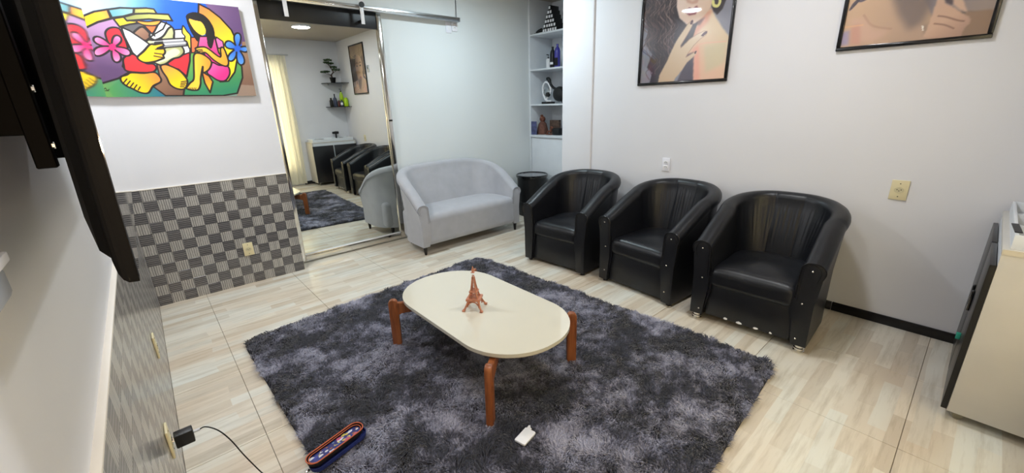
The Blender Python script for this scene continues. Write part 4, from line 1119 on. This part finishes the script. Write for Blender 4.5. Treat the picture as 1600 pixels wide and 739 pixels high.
obj('carving', tube(B(), crom([(0, .05, .02), (0, .03, .05), (0, -.01, .045), (0, -.03, .08), (0, -.05, .10), (0, -.02, .11)], 5, False), [.012]*10+[.016]*10+[.012]*6, 10), M['hairc'], cr, True)
o = obj('small_case', box(B(), (-.05, -.06, 0), (.05, .06, .095), .008, 2), M['blackp'], None, True, loc=(SX+.12, -0.248, Z4)); tag(o, 'small black case against the pillar on the lowest open shelf', 'case')

# ------------------------------------------------------------------ white cabinet with black doors (rear right corner)
cb_ = thing('cabinet', 'cream wheeled cabinet with black doors at the right edge, in the rear corner', 'cabinet', (0, 0, 0))
X0, X1c, Y0, Y1c = 2.850, 3.765, -4.92, -4.505
bxo('side_panel', (X0, Y0, .052), (X0+.028, Y1c, .868), M['cream'], cb_, .001)
bxo('side_panel', (X1c-.028, Y0, .052), (X1c, Y1c, .868), M['cream'], cb_, .001)
bxo('divider', (3.27, Y0, .082), (3.292, Y1c+.001, .83), M['white'], cb_)
bxo('top_panel', (X0, Y0, .8685), (X1c, Y1c+.002, .890), M['cream'], cb_, .001)
bxo('top_rail', (X0+.0285, Y1c-.02, .80), (X1c-.0285, Y1c, .868), M['white'], cb_)
bxo('bottom_panel', (X0+.0285, Y0, .052), (X1c-.0285, Y1c-.002, .080), M['cream'], cb_)
bxo('back_panel', (X0+.0285, Y0, .0805), (X1c-.0285, Y0+.01, .868), M['cream'], cb_)
bxo('lit_edge', (X0-.003, Y0, .868), (X0-.0002, Y1c, .892), M['edge'], cb_)  # strip tinted yellower to stand for warm light on the cream side panel
for i, (a, b, dz) in enumerate(((X0+.002, 3.268, 0), (3.290, X1c-.004, .0))):
    d = bxo('door', (a, Y1c+.0035, .060), (b, Y1c+.0225, .815+dz), M['blackdoor'], cb_, .001)
    bxo('handle', (b-.05 if i == 0 else a+.03, Y1c+.0226, .45), (b-.03 if i == 0 else a+.05, Y1c+.034, .56), M['blackg'], d, .002)
    if i == 0:
        o = bxo('towel_clip', (b-.10, Y1c+.0226, .30), (b-.085, Y1c+.040, .335), M['teal'], d, .002); o['label'] = 'small teal clip'
bxo('door_edge', (X0-.001, Y1c+.001, .060), (X0+.0015, Y1c+.022, .815), M['blackp'], cb_)
for x in (X0+.05, X1c-.05):
    for y in (Y0+.06, Y1c-.04):
        c_ = obj('castor', lathe(B(), [(0, -.011), (.020, -.011), (.024, -.006), (.024, .006), (.020, .011), (0, .011)], 18), M['castor'], cb_, True, loc=(x, y, .024), rot=(0, PI/2, .4))
        obj('fork', box(B(), (x-.014, y-.014, .040), (x+.014, y+.014, .0518), .002, 1), M['alum'], cb_)
# organiser tray on the cabinet
tr = thing('organiser_tray', 'white open tray with dividers on top of the cabinet, tools inside', 'tray', (0, 0, .8905))
tx0, tx1, ty0, ty1 = 2.885, 3.73, -4.90, -4.525
bxo('tray_base', (tx0, ty0, 0), (tx1, ty1, .006), M['white'], tr)
for lo, hi in (((tx0, ty0, .0062), (tx0+.012, ty1, .062)), ((tx1-.012, ty0, .0062), (tx1, ty1, .062)), ((tx0+.0122, ty1-.012, .0062), (tx1-.0122, ty1, .062)), ((tx0+.0122, ty0, .0062), (tx1-.0122, ty0+.012, .062))):
    bxo('tray_wall', lo, hi, M['white'], tr, .001)
for x in (3.12, 3.40): bxo('tray_divider', (x, ty0+.0125, .0062), (x+.01, ty1-.0125, .056), M['white'], tr)
def clipper(x, y, rz, lab, m='blackp', z=.897, cat='tool', nm='hair_tool'):
    t = thing(nm, lab, cat, (x, y, z), rz, 'hair tools in the cabinet tray')
    obj('body', tube(B(), [(-.075, 0, .022), (-.05, 0, .024), (.0, .0, .026), (.05, 0, .026), (.075, 0, .024)], [.012, .017, .021, .022, .014], 12), M[m], t, True)
    obj('blade', box(B(), (.075, -.018, .016), (.095, .018, .028), .001, 1), M['alum'], t)
clipper(3.55, -4.66, .5, 'black clipper lying in the far compartment of the tray')
clipper(3.58, -4.82, 2.9, 'black clipper crossing another at the back of the far compartment')
clipper(3.26, -4.65, 2.0, 'black clipper in the middle compartment of the tray')
clipper(3.03, -4.75, .9, 'black clipper in the near compartment beside the white packet')
o = obj('white_packet', box(B(), (-.05, -.09, 0), (.05, .09, .012), .003, 2), M['paper'], None, True, loc=(3.27, -4.79, .8975), rot=(0, 0, .5)); tag(o, 'flat white packet lying in the middle compartment of the tray', 'packet')
o = obj('black_comb', box(B(), (-.09, -.012, 0), (.09, .012, .004), .001, 1), M['blackp'], None, False, loc=(3.02, -4.531, .9530), rot=(0, 0, .05)); tag(o, 'black comb lying across the front rim of the tray', 'comb')
hd = thing('hair_dryer', 'black hair dryer standing upright at the back of the cabinet top', 'hair dryer', (3.49, -4.86, .897))
obj('handle', tube(B(), [(0, 0, .0), (0, 0, .12)], .016, 12), M['blackp'], hd, True)
obj('barrel', tube(B(), [(-.07, 0, .15), (0, 0, .15), (.06, 0, .15)], [.022, .032, .026], 14), M['blackp'], hd, True)

# ------------------------------------------------------------------ rear corner: glass shelves, plant, bottles; curtain
def corner_shelf(z, R, label):
    t = thing('corner_shelf', label, 'shelf', (W, -4.94, z), 0, 'quarter-round glass corner shelves')
    P = [(0, 0)]+[(-R*math.cos(a), R*math.sin(a)) for a in np.linspace(0, PI/2, 16)]
    obj('glass_panel', prism(B(), [(x-.0005, y+.0005) for x, y in P], 0, .012, 'z', .001), M['glassb'], t)
    for a in (.25, 1.3): bxo('bracket', (-R*.7*math.cos(a)-.008, .0006 if a < 1 else R*.6, -.03), (-R*.7*math.cos(a)+.008, .03 if a < 1 else R*.6+.02, -.0005), M['alum'], t, .001)
corner_shelf(2.060, .43, 'upper smoked glass corner shelf carrying the bonsai, seen in the mirror')
corner_shelf(1.580, .41, 'lower smoked glass corner shelf carrying bottles, seen in the mirror')
bo = thing('bonsai', 'small bonsai in a dark pot on the upper corner shelf, seen in the mirror', 'plant', (W-.24, -4.75, 2.0725))
obj('pot', lathe(B(), [(0, 0), (.045, 0), (.062, .10), (.066, .105), (.058, .108), (.055, .095), (0, .09)], 20), M['blackp'], bo, True)
obj('soil', lathe(B(), [(0, .09), (.054, .092), (.05, .100), (0, .104)], 16), M['soil'], bo, True)
obj('trunk', tube(B(), crom([(0, 0, .09), (-.02, 0, .15), (.03, 0, .22), (-.015, 0, .30), (-.04, 0, .38)], 5, False), [.014-.0004*k for k in range(21)], 8), M['bark'], bo, True)
for cx, cy, cz, a_ in ((-.05, 0, .44, .085), (-.09, .02, .39, .06), (.10, 0, .26, .085), (.05, .01, .31, .07), (-.15, 0, .21, .085), (-.10, -.01, .22, .06), (.0, 0, .38, .06)):
    obj('branch', tube(B(), [(0, 0, cz-.08), (cx*.6, cy, cz-.04), (cx, cy, cz-.015)], .005, 6), M['bark'], bo, True)
    bm = B(); rg = random.Random(int(cx*1000)+int(cz*100))
    for k in range(130):
        th = rg.uniform(0, 2*PI); r_ = a_*math.sqrt(rg.random()); p = Vector((cx+r_*math.cos(th), cy+r_*math.sin(th), cz+rg.uniform(-.25, .45)*a_*(1-r_/a_*.6)))
        d = Vector((rg.uniform(-1, 1), rg.uniform(-1, 1), rg.uniform(-.3, .8))).normalized()*.02; s = d.cross(Vector((rg.uniform(-1, 1), rg.uniform(-1, 1), 1))).normalized()*.007
        v = [bm.verts.new(p-d), bm.verts.new(p+s), bm.verts.new(p+d), bm.verts.new(p-s)]; bm.faces.new(v)
    o = obj('foliage', bm, M['leaf'], bo); o['kind'] = 'stuff'
Zc = 1.5925; G = 'bottles on the lower corner shelf'
bottle('squat black jar at the left end of the lower corner shelf', (W-.325, -4.80, Zc), bprof(.035, .15, .02, .12), M['blackp'], M['blackp'], (.02, .03), group=G)
bottle('tall slate bottle with a pointed black cap on the lower corner shelf', (W-.25, -4.78, Zc), bprof(.038, .20, .014, .15), M['bluegrey'], M['blackp'], (.012, .06), group=G)
bottle('wine-brown bottle in the middle of the lower corner shelf', (W-.175, -4.76, Zc), bprof(.030, .13, .012, .10), M['brownb'], M['edge'], (.010, .05), group=G)
bottle('short dark bottle with a white sticker on the lower corner shelf', (W-.142, -4.69, Zc), bprof(.032, .12, .012, .10), M['bluegrey'], M['blackp'], (.014, .02), (.0324, .03, .08, M['whitep']), rz=-.9, group=G)
bottle('lime green pump bottle, tallest on the lower corner shelf', (W-.10, -4.79, Zc), bprof(.040, .30, .014, .20), M['lime'], M['blackp'], (.014, .025), pump=True, group=G)
bottle('fat lime green jar at the wall end of the lower corner shelf', (W-.056, -4.68, Zc), bprof(.046, .16, .03, .13), M['lime'], M['lime'], (.032, .02), group=G)
fx = thing('wall_sensor', 'small silver sensor between the two framed pictures, seen in the mirror', 'sensor', (W, -3.444, 2.265))
bxo('body', (-.022, -.03, -.06), (-.0005, .03, .06), M['alum'], fx, .004); bxo('window', (-.026, -.012, -.01), (-.0222, .012, .03), M['blackg'], fx, .001)
# curtain
def curtain(x0, x1, z0, z1):
    t = thing('curtain', 'long pale yellow curtain with soft folds over the rear window, seen in the mirror', 'curtain')
    bm = B(); nx, nz = 220, 14; R_ = []
    for j in range(nz+1):
        z = z0+(z1-z0)*j/nz; k = .55+.45*(1-j/nz); row = []
        for i in range(nx+1):
            x = x0+(x1-x0)*i/nx; d = .022*k*math.sin(x*58+.5*math.sin(x*9))+.008*math.sin(x*141+z)
            row.append(bm.verts.new((x+.01*math.sin(z*3+x*20)*k, -4.88+d, z)))
        R_.append(row)
    ring_faces(bm, R_, closed=False); o = obj('cloth', bm, M['curtain'], t, True)
    obj('rod', tube(B(), [(x0-.08, -4.89, z1+.015), (x1+.06, -4.89, z1+.015)], .010, 12), M['alum'], t, True)
curtain(.75, 2.74, .03, 2.58)

# ------------------------------------------------------------------ ceiling lamps
for i, (x, y, pw, col) in enumerate(LAMPS):
    lab = ('round white LED ceiling lamp above the nearest armchair, seen in the mirror', 'round white LED ceiling lamp near the painting', 'round white LED ceiling lamp in front of the sofa', 'round white LED ceiling lamp above the camera')[i]
    t = thing('ceiling_lamp', lab, 'lamp', (x, y, H-.028))
    obj('housing', lathe(B(), [(.135, .0), (.150, .0), (.152, .0275), (0, .0275), (0, .022), (.135, .022)], 40), M['whitep'], t, True)
    obj('diffuser', lathe(B(), [(0, .001), (.1345, .001), (.1345, .006), (0, .006)], 40), M['light'], t)
v = thing('vanity_lamp', 'small warm wall lamp low on the rear wall behind the camera', 'lamp', (.10, -4.94, 1.46))
obj('arm', tube(B(), [(0, .001, 0), (0, .10, 0)], .010, 10), M['chrome'], v, True)
obj('shade', lathe(B(), [(.02, 0), (.045, .06), (.042, .06), (.017, .002)], 24), M['whitep'], v, True, loc=(0, .10, 0), rot=(-PI/2, 0, 0))
